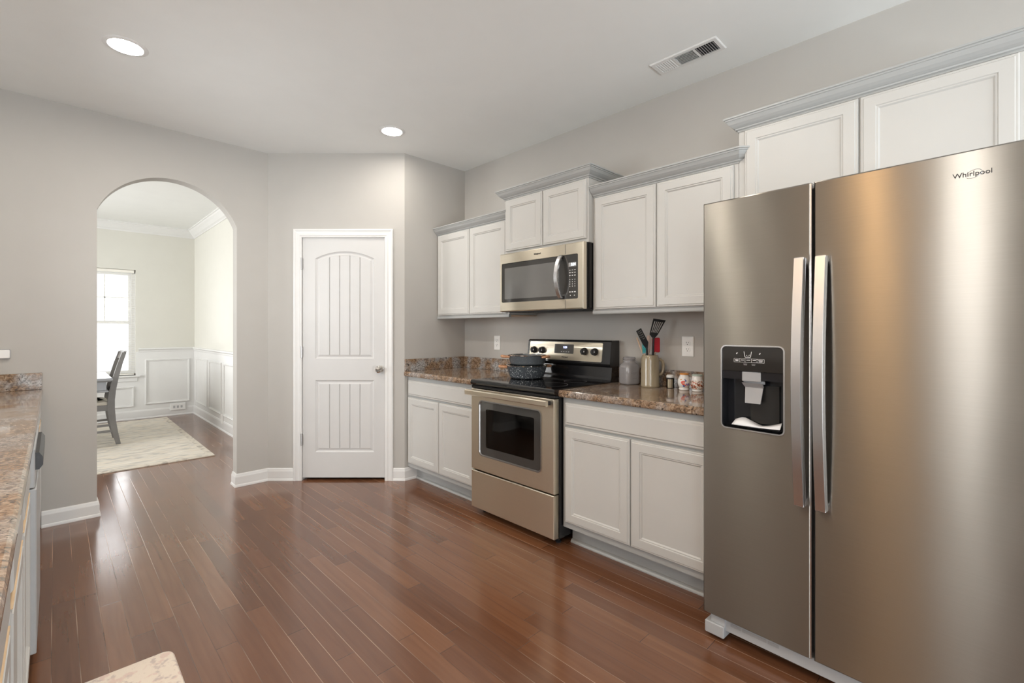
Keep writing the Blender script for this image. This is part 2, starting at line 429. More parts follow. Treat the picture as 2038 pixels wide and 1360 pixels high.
def sweep(bm, path, prof, end0=None, end1=None, flip=False):
    """profile (off, z) swept along a plan path; 'off' goes to the right of the travel direction"""
    P = [Vector(p) for p in path]; k = len(P); mit = []
    for i in range(k):
        d0 = (P[i] - P[i - 1]).normalized() if i else None
        d1 = (P[i + 1] - P[i]).normalized() if i < k - 1 else None
        if d0 is None: d0 = d1
        if d1 is None: d1 = d0
        n0, n1 = Vector((d0.y, -d0.x)), Vector((d1.y, -d1.x))
        m = n0 + n1; m = m / max(0.2, m.dot(n0)); mit.append(m)
    if end0 is not None: mit[0] = Vector(end0)
    if end1 is not None: mit[-1] = Vector(end1)
    return loops(bm, [[(p.x + m.x * o, p.y + m.y * o, z) for o, z in prof] for p, m in zip(P, mit)])
def columns(bm, xs, lo, hi, yf, yb):
    """solid between z=lo(x) and z=hi(x) over xs, front yf, back yb"""
    rings = [[(x, yf, lo(x)), (x, yf, hi(x)), (x, yb, hi(x)), (x, yb, lo(x))] for x in xs]
    return loops(bm, rings)
def text(name, s, size, mat, parent, at, rx=PI / 2, depth=0.0006, align='CENTER', label=None, shear=0.0, width=None):
    cu = bpy.data.curves.new(name, 'FONT'); cu.body = s; cu.size = size; cu.extrude = depth
    cu.align_x = align; cu.align_y = 'CENTER'; cu.shear = shear; cu.resolution_u = 3
    t = bpy.data.objects.new(name, cu); COL.objects.link(t)
    dg = bpy.context.evaluated_depsgraph_get(); dg.update()
    me = bpy.data.meshes.new_from_object(t.evaluated_get(dg))
    bpy.data.objects.remove(t)
    if width:
        xs = [v.co.x for v in me.vertices]
        k = width / (max(xs) - min(xs)); me.transform(Matrix.Diagonal((k, k, 1, 1)))
    me.transform(Matrix.Translation(at) @ Matrix.Rotation(rx, 4, 'X'))
    me.materials.clear(); me.materials.append(M[mat])
    o = link(name, me, parent)
    if label: o['label'] = label
    return o

# ================================================================== THE SETTING
H = 2.743
XW = 2.741                # cabinet wall
YA = 4.239                # arch wall (kitchen face)
YR = 3.438                # short return wall beside the pantry
XL = -0.72                # wall behind the sink counter
A0, A1 = (1.279, 4.239), (2.099, 3.438)      # pantry diagonal
XD, YD = 1.51, 8.40       # dining room right and far walls
XDL = -2.6
YB = -3.3

fl = struct('floor', B(XDL - .15, XW + .15, YB - .15, YD + .15, -0.08, 0.0), 'floor')
struct('ceiling', B(XDL - .15, XW + .15, YB - .15, YD + .15, H, H + 0.08), 'ceiling')
struct('wall_right', B(XW, XW + .12, YB - .12, YR, 0, H), 'wall')
struct('wall_return', B(A1[0], XW + .12, YR, YR + .10, 0, H), 'wall')

def holed(bm, x0, x1, y0, y1, z0, z1, hx0, hx1, hz0, hz1):
    box(bm, x0, hx0, y0, y1, z0, z1); box(bm, hx1, x1, y0, y1, z0, z1)
    if hz0 > z0: box(bm, hx0, hx1, y0, y1, z0, hz0)
    if hz1 < z1: box(bm, hx0, hx1, y0, y1, hz1, z1)
    return bm
# arch wall: one solid with a segmental arch cut through it
AX0, AX1, SPR, RISE = 0.206, 1.048, 2.083, 0.297
hw = (AX1 - AX0) / 2; RAD = (hw * hw + RISE * RISE) / (2 * RISE); ZC = SPR + RISE - RAD
def arch_z(x): return ZC + math.sqrt(max(0, RAD ** 2 - (x - (AX0 + AX1) / 2) ** 2))
TH = 0.11
bm = BM()
box(bm, XL - .12, AX0, YA, YA + TH, 0, H)
box(bm, AX1, 1.62, YA, YA + TH, 0, H)
xs = [(AX0 + AX1) / 2 - hw * math.cos(PI * k / 48) for k in range(49)]
columns(bm, xs, arch_z, lambda x: H, YA, YA + TH)
struct('wall_arch', bm, 'wall', smooth=True)
struct('wall_dining_divider', B(XDL - .1, XL - .12, YA, YA + TH, 0, H), 'dining_wall')
# left wall with the sink window, back wall with the patio opening (both behind / beside the camera)
bm = BM()
box(bm, XL - .12, XL, -.60, .25, 0, H); box(bm, XL - .12, XL, .43, 2.40, 0, H)
box(bm, XL - .12, XL, .25, .43, 0, 1.0); box(bm, XL - .12, XL, .25, .43, 2.38, H); box(bm, XL - .12, XL, 3.70, YA, 0, H)
box(bm, XL - .12, XL, 2.40, 3.70, 0, 1.12); box(bm, XL - .12, XL, 2.40, 3.70, 2.12, H); box(bm, XL - .12, XL, YB, -2.9, 0, H)
box(bm, XL - .12, XL, -2.9, -.60, 0, .75); box(bm, XL - .12, XL, -2.9, -.60, 2.2, H)
struct('wall_left_unseen', bm, 'trim')  # unseen wall, painted pale to bounce light under the wall cabinets
bm = BM(); box(bm, 1.62, XW + .12, YA, YA + TH, 0, H); box(bm, XW, XW + .12, YR + .10, YA, 0, H)
struct('wall_pantry_back', bm, 'wall')
bm = holed(BM(), XL - .12, XW + .12, YB - .12, YB, 0, H, -0.50, 2.50, 0.02, 2.40)
struct('wall_back', bm, 'wall')
# pantry diagonal in its own frame: local x from the arch-wall corner to the return, local y into the pantry
DL = math.hypot(A1[0] - A0[0], A1[1] - A0[1])
DANG = math.atan2(A1[1] - A0[1], A1[0] - A0[0])
DS0, DS1, DTOP = 0.290, 0.998, 2.046        # door slab
dw = holed(BM(), 0, DL, 0, 0.10, 0, H, DS0 - .012, DS1 + .012, 0, DTOP + .012)
o = struct('wall_pantry', dw, 'wall'); o.location = (*A0, 0); o.rotation_euler = (0, 0, DANG)
# dining room
struct('wall_dining_right', B(XD, XD + .1, YA + TH, YD + .1, 0, H), 'dining_wall')
WX0, WX1, WZ0, WZ1 = -0.115, 0.8155, 0.62, 2.096
struct('wall_far', holed(BM(), XDL - .1, XD, YD, YD + .14, 0, H, WX0, WX1, WZ0, WZ1), 'dining_wall')
bm = BM()
box(bm, XDL - .1, XDL, YA + TH, 5.2, 0, H); box(bm, XDL - .1, XDL, 7.6, YD, 0, H)
box(bm, XDL - .1, XDL, 5.2, 7.6, 0, 0.6); box(bm, XDL - .1, XDL, 5.2, 7.6, 2.3, H)
struct('wall_dining_left', bm, 'dining_wall')

# ---- baseboards
BASE_P = [(0, 0), (.020, 0), (.020, .006), (.017, .016), (.013, .020), (.013, .078), (.010, .088), (.008, .098), (.004, .104), (0, .104)]
struct('baseboard_left', sweep(BM(), [(-0.06, YA), (AX0, YA), (AX0, YA + TH)], BASE_P), 'trim')
def dpt(t): return (A0[0] + (A1[0] - A0[0]) * t / DL, A0[1] + (A1[1] - A0[1]) * t / DL)
struct('baseboard_middle', sweep(BM(), [(AX1, YA + TH), (AX1, YA), A0, dpt(0.220)], BASE_P), 'trim')
struct('baseboard_right', sweep(BM(), [dpt(1.052), A1, (2.235, YR)], BASE_P), 'trim')
DB_P = [(0, 0), (.022, 0), (.022, .008), (.018, .018), (.014, .022), (.014, .105), (.010, .122), (.004, .130), (0, .130)]
struct('baseboard_dining', sweep(BM(), [(XDL, YD), (XD, YD), (XD, YA + TH)], DB_P), 'trim')
# ---- dining room trim: chair rail, wainscot skin, picture-frame mouldings, crown
RAIL_P = [(0, .94), (.006, .94), (.010, .948), (.012, .966), (.022, .974), (.030, .980), (.030, .994), (.024, 1.0), (0, 1.0)]
struct('trim_1', sweep(BM(), [(WX1 + .03, YD), (XD, YD), (XD, YA + TH)], RAIL_P), 'trim')
struct('trim_2', sweep(BM(), [(XDL, YD), (WX0 - .03, YD)], RAIL_P), 'trim')
CR_P = [(0, 2.625), (.008, 2.625), (.012, 2.640), (.030, 2.655), (.055, 2.690), (.075, 2.712), (.082, 2.725), (.095, 2.730), (.095, 2.743), (0, 2.743)]
struct('trim_3', sweep(BM(), [(XDL, YD), (XD, YD), (XD, YA + TH)], CR_P), 'trim')
bm = BM()
box(bm, XDL, WX0, YD - .006, YD, .1, .95); box(bm, WX0, WX1, YD - .006, YD, .1, WZ0); box(bm, WX1, XD, YD - .006, YD, .1, .95)
box(bm, XD - .006, XD, YA + TH, YD - .006, .1, .95)
struct('trim_4', bm, 'trim')
def frame_ring(bm, x0, x1, z0, z1, yb):
    pr = [(0, 0), (.002, .012), (.010, .016), (.018, .012), (.026, .010), (.028, 0)]
    return loops(bm, [front(rect(x0, x1, z0, z1, i), yb - d) for i, d in pr], False, False)
struct('trim_5', frame_ring(BM(), .918, 1.449, .193, .836, YD - .006), 'trim')
struct('trim_6', frame_ring(BM(), -.06, .800, .178, .465, YD - .006), 'trim')
bm = BM()
for x0 in (-2.35, -1.75, -1.15): frame_ring(bm, x0, x0 + .53, .193, .836, YD - .006)
struct('trim_7', bm, 'trim')
for k, (ya, yb_) in enumerate(((7.511, 8.226), (6.755, 7.416), (5.95, 6.65), (5.2, 5.86))):
    bm = BM()
    pr = [(0, 0), (.002, .012), (.010, .016), (.018, .012), (.026, .010), (.028, 0)]
    loops(bm, [[(XD - .006 - d, y, z) for y, z in rect(ya, yb_, .19, .845, i)] for i, d in pr], False, False)
    struct('trim_%d' % (8 + k), bm, 'trim')

# ---- dining window
wn = link('window_1', None); wn['kind'] = 'structure'
bm = BM()
for a in ((WX0, WX0 + .045), (WX1 - .045, WX1)): box(bm, a[0], a[1], YD + .04, YD + .13, WZ0, WZ1)
box(bm, WX0, WX1, YD + .04, YD + .13, WZ1 - .045, WZ1); box(bm, WX0, WX1, YD + .04, YD + .13, WZ0, WZ0 + .03)
obj('window_frame', bm, 'trim', wn)
for nm, z0, z1, y in (('upper_sash', 1.34, WZ1 - .04, YD + .095), ('lower_sash', WZ0 + .03, 1.375, YD + .065)):
    bm = BM(); x0, x1 = WX0 + .04, WX1 - .04
    box(bm, x0, x0 + .035, y, y + .03, z0, z1); box(bm, x1 - .035, x1, y, y + .03, z0, z1)
    box(bm, x0 + .035, x1 - .035, y, y + .03, z0, z0 + .04); box(bm, x0 + .035, x1 - .035, y, y + .03, z1 - .035, z1)
    if nm == 'upper_sash':
        box(bm, x0 + .035, x1 - .035, y + .008, y + .02, 1.70, 1.716)
        for f in (1 / 3, 2 / 3): box(bm, x0 + (x1 - x0) * f - .008, x0 + (x1 - x0) * f + .008, y + .008, y + .02, z0 + .04, z1 - .035)
    s = obj(nm, bm, 'trim', wn)
    obj('pane', B(x0 + .034, x1 - .034, y + .013, y + .016, z0 + .039, z1 - .034), 'window_glass', s)
obj('window_sill', B(WX0 - .05, WX1 + .05, YD - .045, YD + .05, WZ0 - .024, WZ0, .005), 'trim', wn)
obj('sill_apron', B(WX0 - .02, WX1 + .02, YD - .018, YD, WZ0 - .085, WZ0 - .024, .004), 'trim', wn)
bl = thing('window_blind', 'cream horizontal slat blind lowered over the bottom sash of the dining window', 'blind', ((WX0 + WX1) / 2, YD + .03, WZ1 - .05))
hwid = (WX1 - WX0) / 2 - .012
obj('head_rail', B(-hwid, hwid, -.020, .020, 0.008, .046, .004), 'blind', bl)
bm = BM()
n_sl = 56; z_top, z_bot = -0.01, WZ0 - (WZ1 - .05) + .03
for k in range(n_sl):
    z = z_top + (z_bot - z_top) * k / (n_sl - 1)
    loops(bm, [[(x, -.011, z - .0012), (x, 0, z + .0014), (x, .011, z - .0012), (x, .011, z - .0018), (x, 0, z + .0008), (x, -.011, z - .0018)] for x in (-hwid, hwid)])
sl = obj('slats', bm, 'blind', bl)
obj('bottom_rail', B(-hwid, hwid, -.014, .014, z_bot - .024, z_bot - .006, .003), 'blind', bl)
for x in (-hwid * .7, hwid * .7): obj('cord', tube(BM(), [(x, -.012, z_bot), (x, -.012, .01)], .0012, 6), 'blind', bl)
# other openings, out of the picture: frames and panes only
def plain_window(name, cx, cy, ang, width, z0, z1, depth=.10, bars=1, rim=.05):
    w_ = link(name, None); w_['kind'] = 'structure'; w_.location = (cx, cy, 0); w_.rotation_euler = (0, 0, ang)
    bm = BM(); h2 = width / 2
    box(bm, -h2, -h2 + rim, 0, depth, z0, z1); box(bm, h2 - rim, h2, 0, depth, z0, z1)
    box(bm, -h2 + rim, h2 - rim, 0, depth, z0, z0 + rim); box(bm, -h2 + rim, h2 - rim, 0, depth, z1 - rim, z1)
    for b in range(bars):
        x = -h2 + width * (b + 1) / (bars + 1); box(bm, x - .03, x + .03, .02, depth - .02, z0 + rim, z1 - rim)
    f = obj('window_frame', bm, 'trim', w_)
    obj('pane', B(-h2 + rim, h2 - rim, depth / 2 - .002, depth / 2 + .002, z0 + rim, z1 - rim), 'window_glass', f)
plain_window('door_2', 1.0, YB - .01, PI, 3.00, 0.02, 2.40, bars=2)
plain_window('window_added_streak', XL - .01, .34, PI / 2, .18, 1.0, 2.38, bars=0, rim=.018)  # added opening for the refrigerator streak light
plain_window('window_4', XL - .01, 3.05, PI / 2, 1.30, 1.12, 2.12)
plain_window('window_added_fill', XL - .01, -1.75, PI / 2, 2.30, .75, 2.20, bars=2)  # added opening that lets the cabinet fill in
plain_window('window_2', XDL, 6.4, PI / 2, 2.40, 0.60, 2.30, bars=2)

# ---- pantry door
pd = link('door_1', None); pd['kind'] = 'structure'; pd.location = (*A0, 0); pd.rotation_euler = (0, 0, DANG)
bm = BM()
CW = .070
cas = [(0, 0), (0, .014), (.006, .018), (.014, .018), (.020, .014), (.036, .011), (.052, .014), (.060, .010), (.066, .010), (CW, .006), (CW, 0)]
x0, x1, zt = DS0 - .072, DS1 + .054, 2.106
rings = []
for x, z, sx, sz in ((x0, 0, 1, 0), (x0, zt, 1, -1), (x1, zt, -1, -1), (x1, 0, -1, 0)):
    rings.append([(x + sx * i, -d, z + sz * i) for i, d in cas])
loops(bm, rings)
obj('casing', bm, 'trim', pd)
bm = BM()
box(bm, DS0 - .012, DS0 - .003, .0, .10, 0, DTOP + .003); box(bm, DS1 + .003, DS1 + .012, .0, .10, 0, DTOP + .003)
box(bm, DS0 - .012, DS1 + .012, .0, .10, DTOP + .003, DTOP + .012)
obj('jamb', bm, 'trim', pd)
slab_y = .006
PX0, PX1 = .395, .889
LZ0, LZ1, UZ0, UZS, UZA = .235, .840, 1.019, 1.862, 1.922
phw = (PX1 - PX0) / 2; pcx = (PX0 + PX1) / 2; pr_ = (phw ** 2 + (UZA - UZS) ** 2) / (2 * (UZA - UZS)); pzc = UZA - pr_
def parch(x): return pzc + math.sqrt(pr_ ** 2 - (x - pcx) ** 2)
SB = .022                                       # bottom gap
bm = BM()
SY1 = slab_y + .035
box(bm, DS0, PX0, slab_y, SY1, SB, 2.044); box(bm, PX1, DS1, slab_y, SY1, SB, 2.044)
box(bm, PX0, PX1, slab_y, SY1, SB, LZ0); box(bm, PX0, PX1, slab_y, SY1, LZ1, UZ0)
axs = [PX0 + (PX1 - PX0) * k / 24 for k in range(25)]
columns(bm, axs, parch, lambda x: 2.044, slab_y, SY1)
slab = obj('door_leaf', bm, 'door', pd)
mould = [(0, 0), (.004, .004), (.012, .009), (.020, .009), (.026, .006), (.034, .003)]
def panel(zlo, top, arc):
    poly = [(PX0, zlo), (PX1, zlo)]
    poly += [(x, parch(x)) for x in reversed(axs)] if arc else [(PX1, top), (PX0, top)]
    bm = BM()
    r = [front(offset(poly, i) if i else poly, slab_y + d) for i, d in mould]
    loops(bm, r, False, False)
    # planked field with bead lines
    fx0, fx1 = PX0 + .034, PX1 - .034
    bead = []
    for k in range(1, 5):
        xb = fx0 + (fx1 - fx0) * k / 5
        bead += [(xb - .005, 0), (xb - .0025, .0035), (xb, -.0012), (xb + .0025, .0035), (xb + .005, 0)]
    pts = sorted(set([(fx0 + (fx1 - fx0) * k / 30, None) for k in range(31)] + bead), key=lambda t: t[0])
    inb = lambda x: any(abs(x - b[0]) < .0051 for b in bead[2::5])
    pts = [(x, 0 if d is None else d) for x, d in pts if d is not None or not inb(x)]
    th = (lambda x: parch(min(max(x, PX0 + .001), PX1 - .001)) - .035) if arc else (lambda x: top - .034)
    lo = [bm.verts.new((x, slab_y + .003 + d, zlo + .034)) for x, d in pts]
    hi = [bm.verts.new((x, slab_y + .003 + d, th(x))) for x, d in pts]
    for i in range(len(pts) - 1): bm.faces.new((lo[i], lo[i + 1], hi[i + 1], hi[i]))
    return obj('arched_panel' if arc else 'lower_panel', bm, 'door', slab)
panel(UZ0, None, True); panel(LZ0, LZ1, False)
kn = lathe_y(BM(), [(.0, .006), (.031, .006), (.031, .000), (.028, -.004), (.014, -.006), (.011, -.020), (.013, -.028), (.024, -.036), (.029, -.046), (.028, -.056), (.020, -.063), (.0, -.065)], .940, .934)
obj('knob', kn, 'chrome', pd, True)
for z in (1.817, 1.076, .343):
    bm = tube(BM(), [(DS0 - .006, -.006, z - .05), (DS0 - .006, -.006, z + .05)], .0065, 10)
    box(bm, DS0 - .010, DS0 + .004, -.003, .004, z - .045, z + .045)
    obj('hinge', bm, 'hinge', pd)
obj('latch', B(DS1 - .001, DS1 + .004, -.001, .02, .90, .965), 'hinge', pd)

# ---- ceiling lamps
def lamp(x, y, label, k=1.0, color=LAMP_COLOR):
    lens = emit('lamp_lens', color, k * LAMP / (PI * PI * 0.072 ** 2))
    t = thing('recessed_light', label, 'ceiling light', (x, y, H), 0, 'recessed ceiling lights')
    obj('trim_ring', lathe(BM(), [(.072, -.002), (.074, -.006), (.090, -.005), (.096, -.001), (.096, .0), (.072, 0)], n=48, cap0=False, cap1=False), 'trim', t, True)
    obj('lens', lathe(BM(), [(.072, -.002), (.05, -.0035), (.0005, -.004)], n=40, cap0=False), lens, t, True)
    return t
lamp(.265, 3.149, 'round recessed ceiling light glowing in front of the arched opening', 1.7)
lamp(.265, 1.70, 'added recessed ceiling light over the mid aisle to brighten the base cabinets', 1.5)  # added lamp, lifts the base cabinets and backsplash wall
lamp(1.796, 3.116, 'round recessed ceiling light glowing in front of the pantry door')
lamp(1.80, 1.02, 'round recessed ceiling light above the floor before the refrigerator', 0.55)
lamp(.257, .236, 'round recessed ceiling light above the aisle by the sink counter', 1.0)
lamp(-.407, .83, 'added warm ceiling light above the sink counter for the refrigerator streak', 2.0, (1.0, 0.60, 0.28))  # added lamp, makes the warm streak on the refrigerator
lamp(1.10, -1.3, 'round recessed ceiling light before the patio door')

# ---- ceiling vent
vt = thing('ceiling_vent', 'white three-way ceiling air vent with dark louvres near the wall cabinets', 'vent', (2.444, 1.150, H))
hx, hy = .070, .183
bm = loops(BM(), [[(sx * (hx - i), sy * (hy - i), -d) for sx, sy in ((-1, -1), (1, -1), (1, 1), (-1, 1))] for i, d in ((0, 0), (0, .003), (.004, .007), (.022, .007), (.022, 0))], False, False)
obj('frame', bm, 'trim', vt)
obj('duct_shadow', B(-hx + .02, hx - .02, -hy + .02, hy - .02, -.0012, -.0004), 'slot', vt)
for k in range(2):
    y = -hy / 3 + .004 + k * (2 * hy / 3 - .008)
    obj('divider', B(-hx + .02, hx - .02, y - .006, y + .006, -.007, -.001), 'trim', vt)
def slat_set(ya, yb, along, tilt, n):
    for k in range(n):
        bm = BM(); s, c = .0058 * math.sin(tilt), .0058 * math.cos(tilt)
        if along == 'x':       # blades run across (along x), spaced in y
            y = ya + (yb - ya) * (k + .5) / n
            loops(bm, [[(x, y - c, -.0055 - s), (x, y + c, -.0055 + s), (x, y + c, -.0049 + s), (x, y - c, -.0049 - s)] for x in (-hx + .022, hx - .022)])
        else:
            x = -hx + .022 + (2 * hx - .044) * (k + .5) / n
            loops(bm, [[(x - c, y, -.0055 - s), (x + c, y, -.0055 + s), (x + c, y, -.0049 + s), (x - c, y, -.0049 - s)] for y in (ya, yb)])
        obj('louvre', bm, 'trim', vt)
g = hy / 3
slat_set(-hy + .022, -g - .003, 'x', rad(65), 8)
slat_set(-g + .011, g - .011, 'y', rad(60), 7)
slat_set(g + .003, hy - .022, 'x', rad(-25), 8)

# ================================================================== CABINETS ON THE RIGHT WALL
RZ = -PI / 2          # local x -> world -Y, local y -> world +X
BF = 2.131            # base cabinet face frame
UF = 2.436            # wall cabinet face frame
def cab_door(parent, x0, x1, z0, z1, yb=0.0):
    return obj('door', profiled(BM(), x0, x1, z0, z1, yb, DOOR_P), 'cabinet', parent)
def base_cabinet(y_left, width, label, doors=2):
    t = thing('base_cabinet', label, 'cabinet', (BF, y_left, 0), RZ, 'base cabinets under the granite tops')
    D = XW - BF - .003
    bm = BM(); box(bm, 0, width, 0, D, .115, .876)
    obj('body', bm, 'cabinet_shade', t)
    bm = BM(); box(bm, 0.0, width, .085, .10, 0, .115)
    loops(bm, [[(x, .085, 0), (x, .067, 0), (x, .067, .006), (x, .071, .014), (x, .078, .019), (x, .085, .020)] for x in (0, width)])
    obj('toe_kick', bm, 'cabinet_shade', t)
    obj('drawer_front', profiled(BM(), .022, width - .022, .715, .842, 0, DRAWER_P), 'cabinet', t)
    n = doors; g_ = .006; W_ = (width - .044 - g_ * (n - 1)) / n
    for k in range(n):
        a = .022 + k * (W_ + g_); cab_door(t, a, a + W_, .152, .700)
    return t
base_cabinet(YR - .003, .916, 'grey-white base cabinet with one drawer front and two doors between pantry and range')
base_cabinet(1.750, .905, 'grey-white base cabinet with one drawer front and two doors between range and refrigerator')

def counter(name, y_left, width, label, back_label, ret=False):
    t = thing(name, label, 'countertop', (BF - .038, y_left, .876), RZ, 'granite countertops')
    D = XW - (BF - .038) - .002
    bm = BM()
    # eased front edge
    pr = [(D, 0), (.006, 0), (.001, .006), (0, .014), (0, .026), (.003, .034), (.010, .038), (D, .038)]
    loops(bm, [[(x, y, z) for y, z in pr] for x in (0, width)])
    obj('slab', bm, 'granite', t)
    b = obj('backsplash', B(0, width, D - .020, D, .038, .140, .002), 'granite_grey', t)
    if ret: obj('side_splash', B(0, .020, .004, D - .020, .038, .140, .002), 'granite_grey', t)
    return t
counter('countertop', YR - .001, YR - .001 - 2.518, 'polished brown granite countertop between pantry and range with splash on two sides', '', True)
counter('countertop', 1.756, 1.756 - .850, 'polished brown granite countertop between range and refrigerator holding the jars', '')

CROWN = [(0, 0), (.005, 0), (.005, .007), (.009, .010), (.013, .010), (.015, .016), (.019, .018), (.027, .024), (.037, .034), (.043, .044), (.046, .050), (.050, .051), (.050, .057), (.056, .059), (.056, .066), (0, .066)]
def crown(parent, path, z0, end0=None, end1=None, name='crown_moulding', h=.066):
    k = h / .066
    return obj(name, sweep(BM(), path, [(o_, z0 + z * k) for o_, z in CROWN], end0, end1), 'cabinet_shade', parent, label='crown moulding with shade painted into its grey')
def wall_cabinet(y_left, width, z0, z1, face, label, door_z0, door_z1, margins=(.02, .02)):
    t = thing('wall_cabinet', label, 'cabinet', (face, y_left, 0), RZ, 'wall cabinets')
    D = XW - face - .002
    obj('body', B(0, width, 0, D, z0, z1), 'cabinet', t)
    a, b = margins[0], width - margins[1]; m_ = (a + b) / 2
    cab_door(t, a, m_ - .003, door_z0, door_z1); cab_door(t, m_ + .003, b, door_z0, door_z1)
    return t
def light_rail(t, width, z0, D):
    bm = BM()
    loops(bm, [[(x, 0.016, z0 - .001), (x, -.006, z0 - .001), (x, -.008, z0 + .006), (x, -.006, z0 + .020), (x, 0, z0 + .024), (x, .016, z0 + .024)] for x in (0, width)])
    obj('light_rail', bm, 'cabinet_shade', t)
    obj('underside', B(.002, width - .002, .016, D, z0 + .012, z0 + .016), 'cabinet_inside', t)
UD = XW - UF - .002
t = wall_cabinet(YR - .003, .915, 1.378, 2.10, UF, 'two-door wall cabinet in the corner beside the pantry wall', 1.388, 2.088)
light_rail(t, .915, 1.360, UD)
crown(t, [(0, 0), (.915, 0), (.925, .010)], 2.088, None, (1.414, 0))
t = wall_cabinet(2.515, .756, 1.815, 2.24, 2.389, 'short two-door wall cabinet mounted over the microwave with the raised crown', 1.838, 2.212, (.018, .012))
Dm = XW - 2.389 - .002
crown(t, [(0, Dm), (0, 0), (.756, 0), (.756, Dm)], 2.218)
t = wall_cabinet(1.757, .878, 1.378, 2.10, UF, 'two-door wall cabinet over the utensil mug between microwave and refrigerator', 1.392, 2.090)
light_rail(t, .878, 1.364, UD)
crown(t, [(0.002, 0), (.878, 0), (.892, .014)], 2.095, None, (1.414, 0))
t = wall_cabinet(.877, .977, 1.83, 2.27, UF, 'short two-door wall cabinet mounted above the refrigerator', 1.845, 2.243, (.030, .030))
crown(t, [(0, UD), (0, 0), (.977, 0), (.977, UD)], 2.247)

# ================================================================== SINK COUNTER ON THE LEFT (the camera stands at its edge)
LZ = PI / 2           # local x -> world +Y, local y -> world -X
LF = -.080            # face frame
def left_cabinet(y0, width, label, doors):
    t = thing('base_cabinet', label, 'cabinet', (LF, y0, 0), LZ, 'base cabinets under the sink counter')
    obj('body', B(0, width, 0, -XL + LF - .003, .10, .850), 'cabinet', t)
    obj('toe_kick', B(0, width, .075, .09, 0, .10), 'cabinet', t)
    for a, b in doors:
        dr = obj('drawer_front', profiled(BM(), a, b, .715, .828, 0, DRAWER_P), 'cabinet', t)
        d = cab_door(t, a, b, .135, .698)
        obj('bare_top_edge', B(a + .004, b - .004, -.0195, -.002, .6985, .7005), 'bare_wood', d, label='unpainted pale wood top edge')
    return t
left_cabinet(1.360, 1.010, 'grey-white base cabinet next to the dishwasher with bare wood door edges', [(.030, .470), (.530, .980)])
left_cabinet(.440, .918, 'grey-white base cabinet under the counter end beside the camera', [(.020, .440), (.470, .880)])
left_cabinet(2.985, 1.230, 'grey-white base cabinet beyond the dishwasher against the arch wall', [(.030, .600), (.630, 1.200)])
dwm = thing('dishwasher', 'grey-fronted dishwasher with dark bar handle under the sink counter', 'dishwasher', (LF, 2.375, 0), LZ)
obj('tub', B(.004, .598, .005, .58, .03, .845), 'fridge_side', dwm)
obj('door_panel', B(.003, .599, -.034, .005, .112, .700, .003), 'grey_light', dwm)
obj('control_panel', B(.003, .599, -.030, .005, .704, .842, .003), 'grey_light', dwm)
bm = BM()
sec = [(-.030, .756), (-.040, .756), (-.050, .772), (-.050, .800), (-.040, .818), (-.030, .818)]
loops(bm, [[(x, y, z) for y, z in sec] for x in (.06, .54)])
obj('handle', bm, 'black_matt', dwm)
obj('kick_plate', B(.003, .599, .05, .06, 0, .105), 'black_matt', dwm)
ct = thing('countertop', 'long brown granite countertop along the sink side ending at the arch wall', 'countertop', (-.052, .35, .850), LZ, 'granite countertops')
D = -XL - .052 - .002
pr = [(D, 0), (.006, 0), (.001, .006), (0, .014), (0, .023), (.003, .031), (.010, .035), (D, .035)]
obj('slab', loops(BM(), [[(x, y, z) for y, z in pr] for x in (-.6, YA - .35 - .001)]), 'granite', ct)
obj('side_splash', B(YA - .35 - .021, YA - .35 - .001, .004, D - .02, .035, .141, .002), 'granite_grey', ct)
obj('backsplash', B(-.6, YA - .35 - .001, D - .02, D, .035, .141, .002), 'granite_grey', ct)
wp = thing('wall_outlet', 'white outlet box with dark edges on the arch wall over the sink counter splash', 'outlet', (-.262, YA, 1.115))
obj('cover_plate', B(-.065, .065, -.020, -.001, -.026, .026, .004), 'white_plastic', wp)
obj('rim', loops(BM(), [front(rrect(-.068, .068, -.029, .029, .006), y) for y in (-.001, -.012)]), 'grey_plastic', wp)

# ================================================================== RANGE
rg = thing('kitchen_range', 'freestanding stainless electric range with black glass cooktop', 'range', (2.058, 2.512, 0), RZ)
RW, RD = .754, .672
bm = BM()
box(bm, 0, .012, .045, RD, .045, .885); box(bm, RW - .012, RW, .045, RD, .045, .885)
box(bm, .012, RW - .012, RD - .02, RD, .045, .885); box(bm, .012, RW - .012, .045, RD - .02, .045, .30)
box(bm, .012, RW - .012, .045, RD - .02, .845, .885)
box(bm, .012, .05, .045, .06, .30, .845); box(bm, RW - .05, RW - .012, .045, .06, .30, .845)
body = obj('body', bm, 'black', rg)
bm = BM()
box(bm, .05, .054, .06, .55, .33, .82); box(bm, RW - .054, RW - .05, .06, .55, .33, .82)
box(bm, .054, RW - .054, .546, .55, .33, .82); box(bm, .054, RW - .054, .06, .546, .33, .334); box(bm, .054, RW - .054, .06, .546, .816, .82)
obj('oven_cavity', bm, 'oven_inside', rg)
for z in (.47, .60):
    bm = BM()
    for k in range(9): tube(bm, [(.06, .075 + k * .055, z), (RW - .06, .075 + k * .055, z)], .0028 if k else .0045, 6)
    for x in (.058, RW / 2, RW - .058): tube(bm, [(x, .07, z - .004), (x, .53, z - .004)], .0035, 6)
    obj('oven_rack', bm, 'rack', rg)
# storage drawer, door with window, handle
obj('storage_drawer', plate(BM(), rect(.004, RW - .004, .050, .303), 0, .043, .004), 'steel', rg)
bm = BM()
wx0, wx1, wz0, wz1 = .088, .652, .418, .786
outer = rect(.003, RW - .003, .312, .862)
win = rrect(wx0, wx1, wz0, wz1, .030, 6)
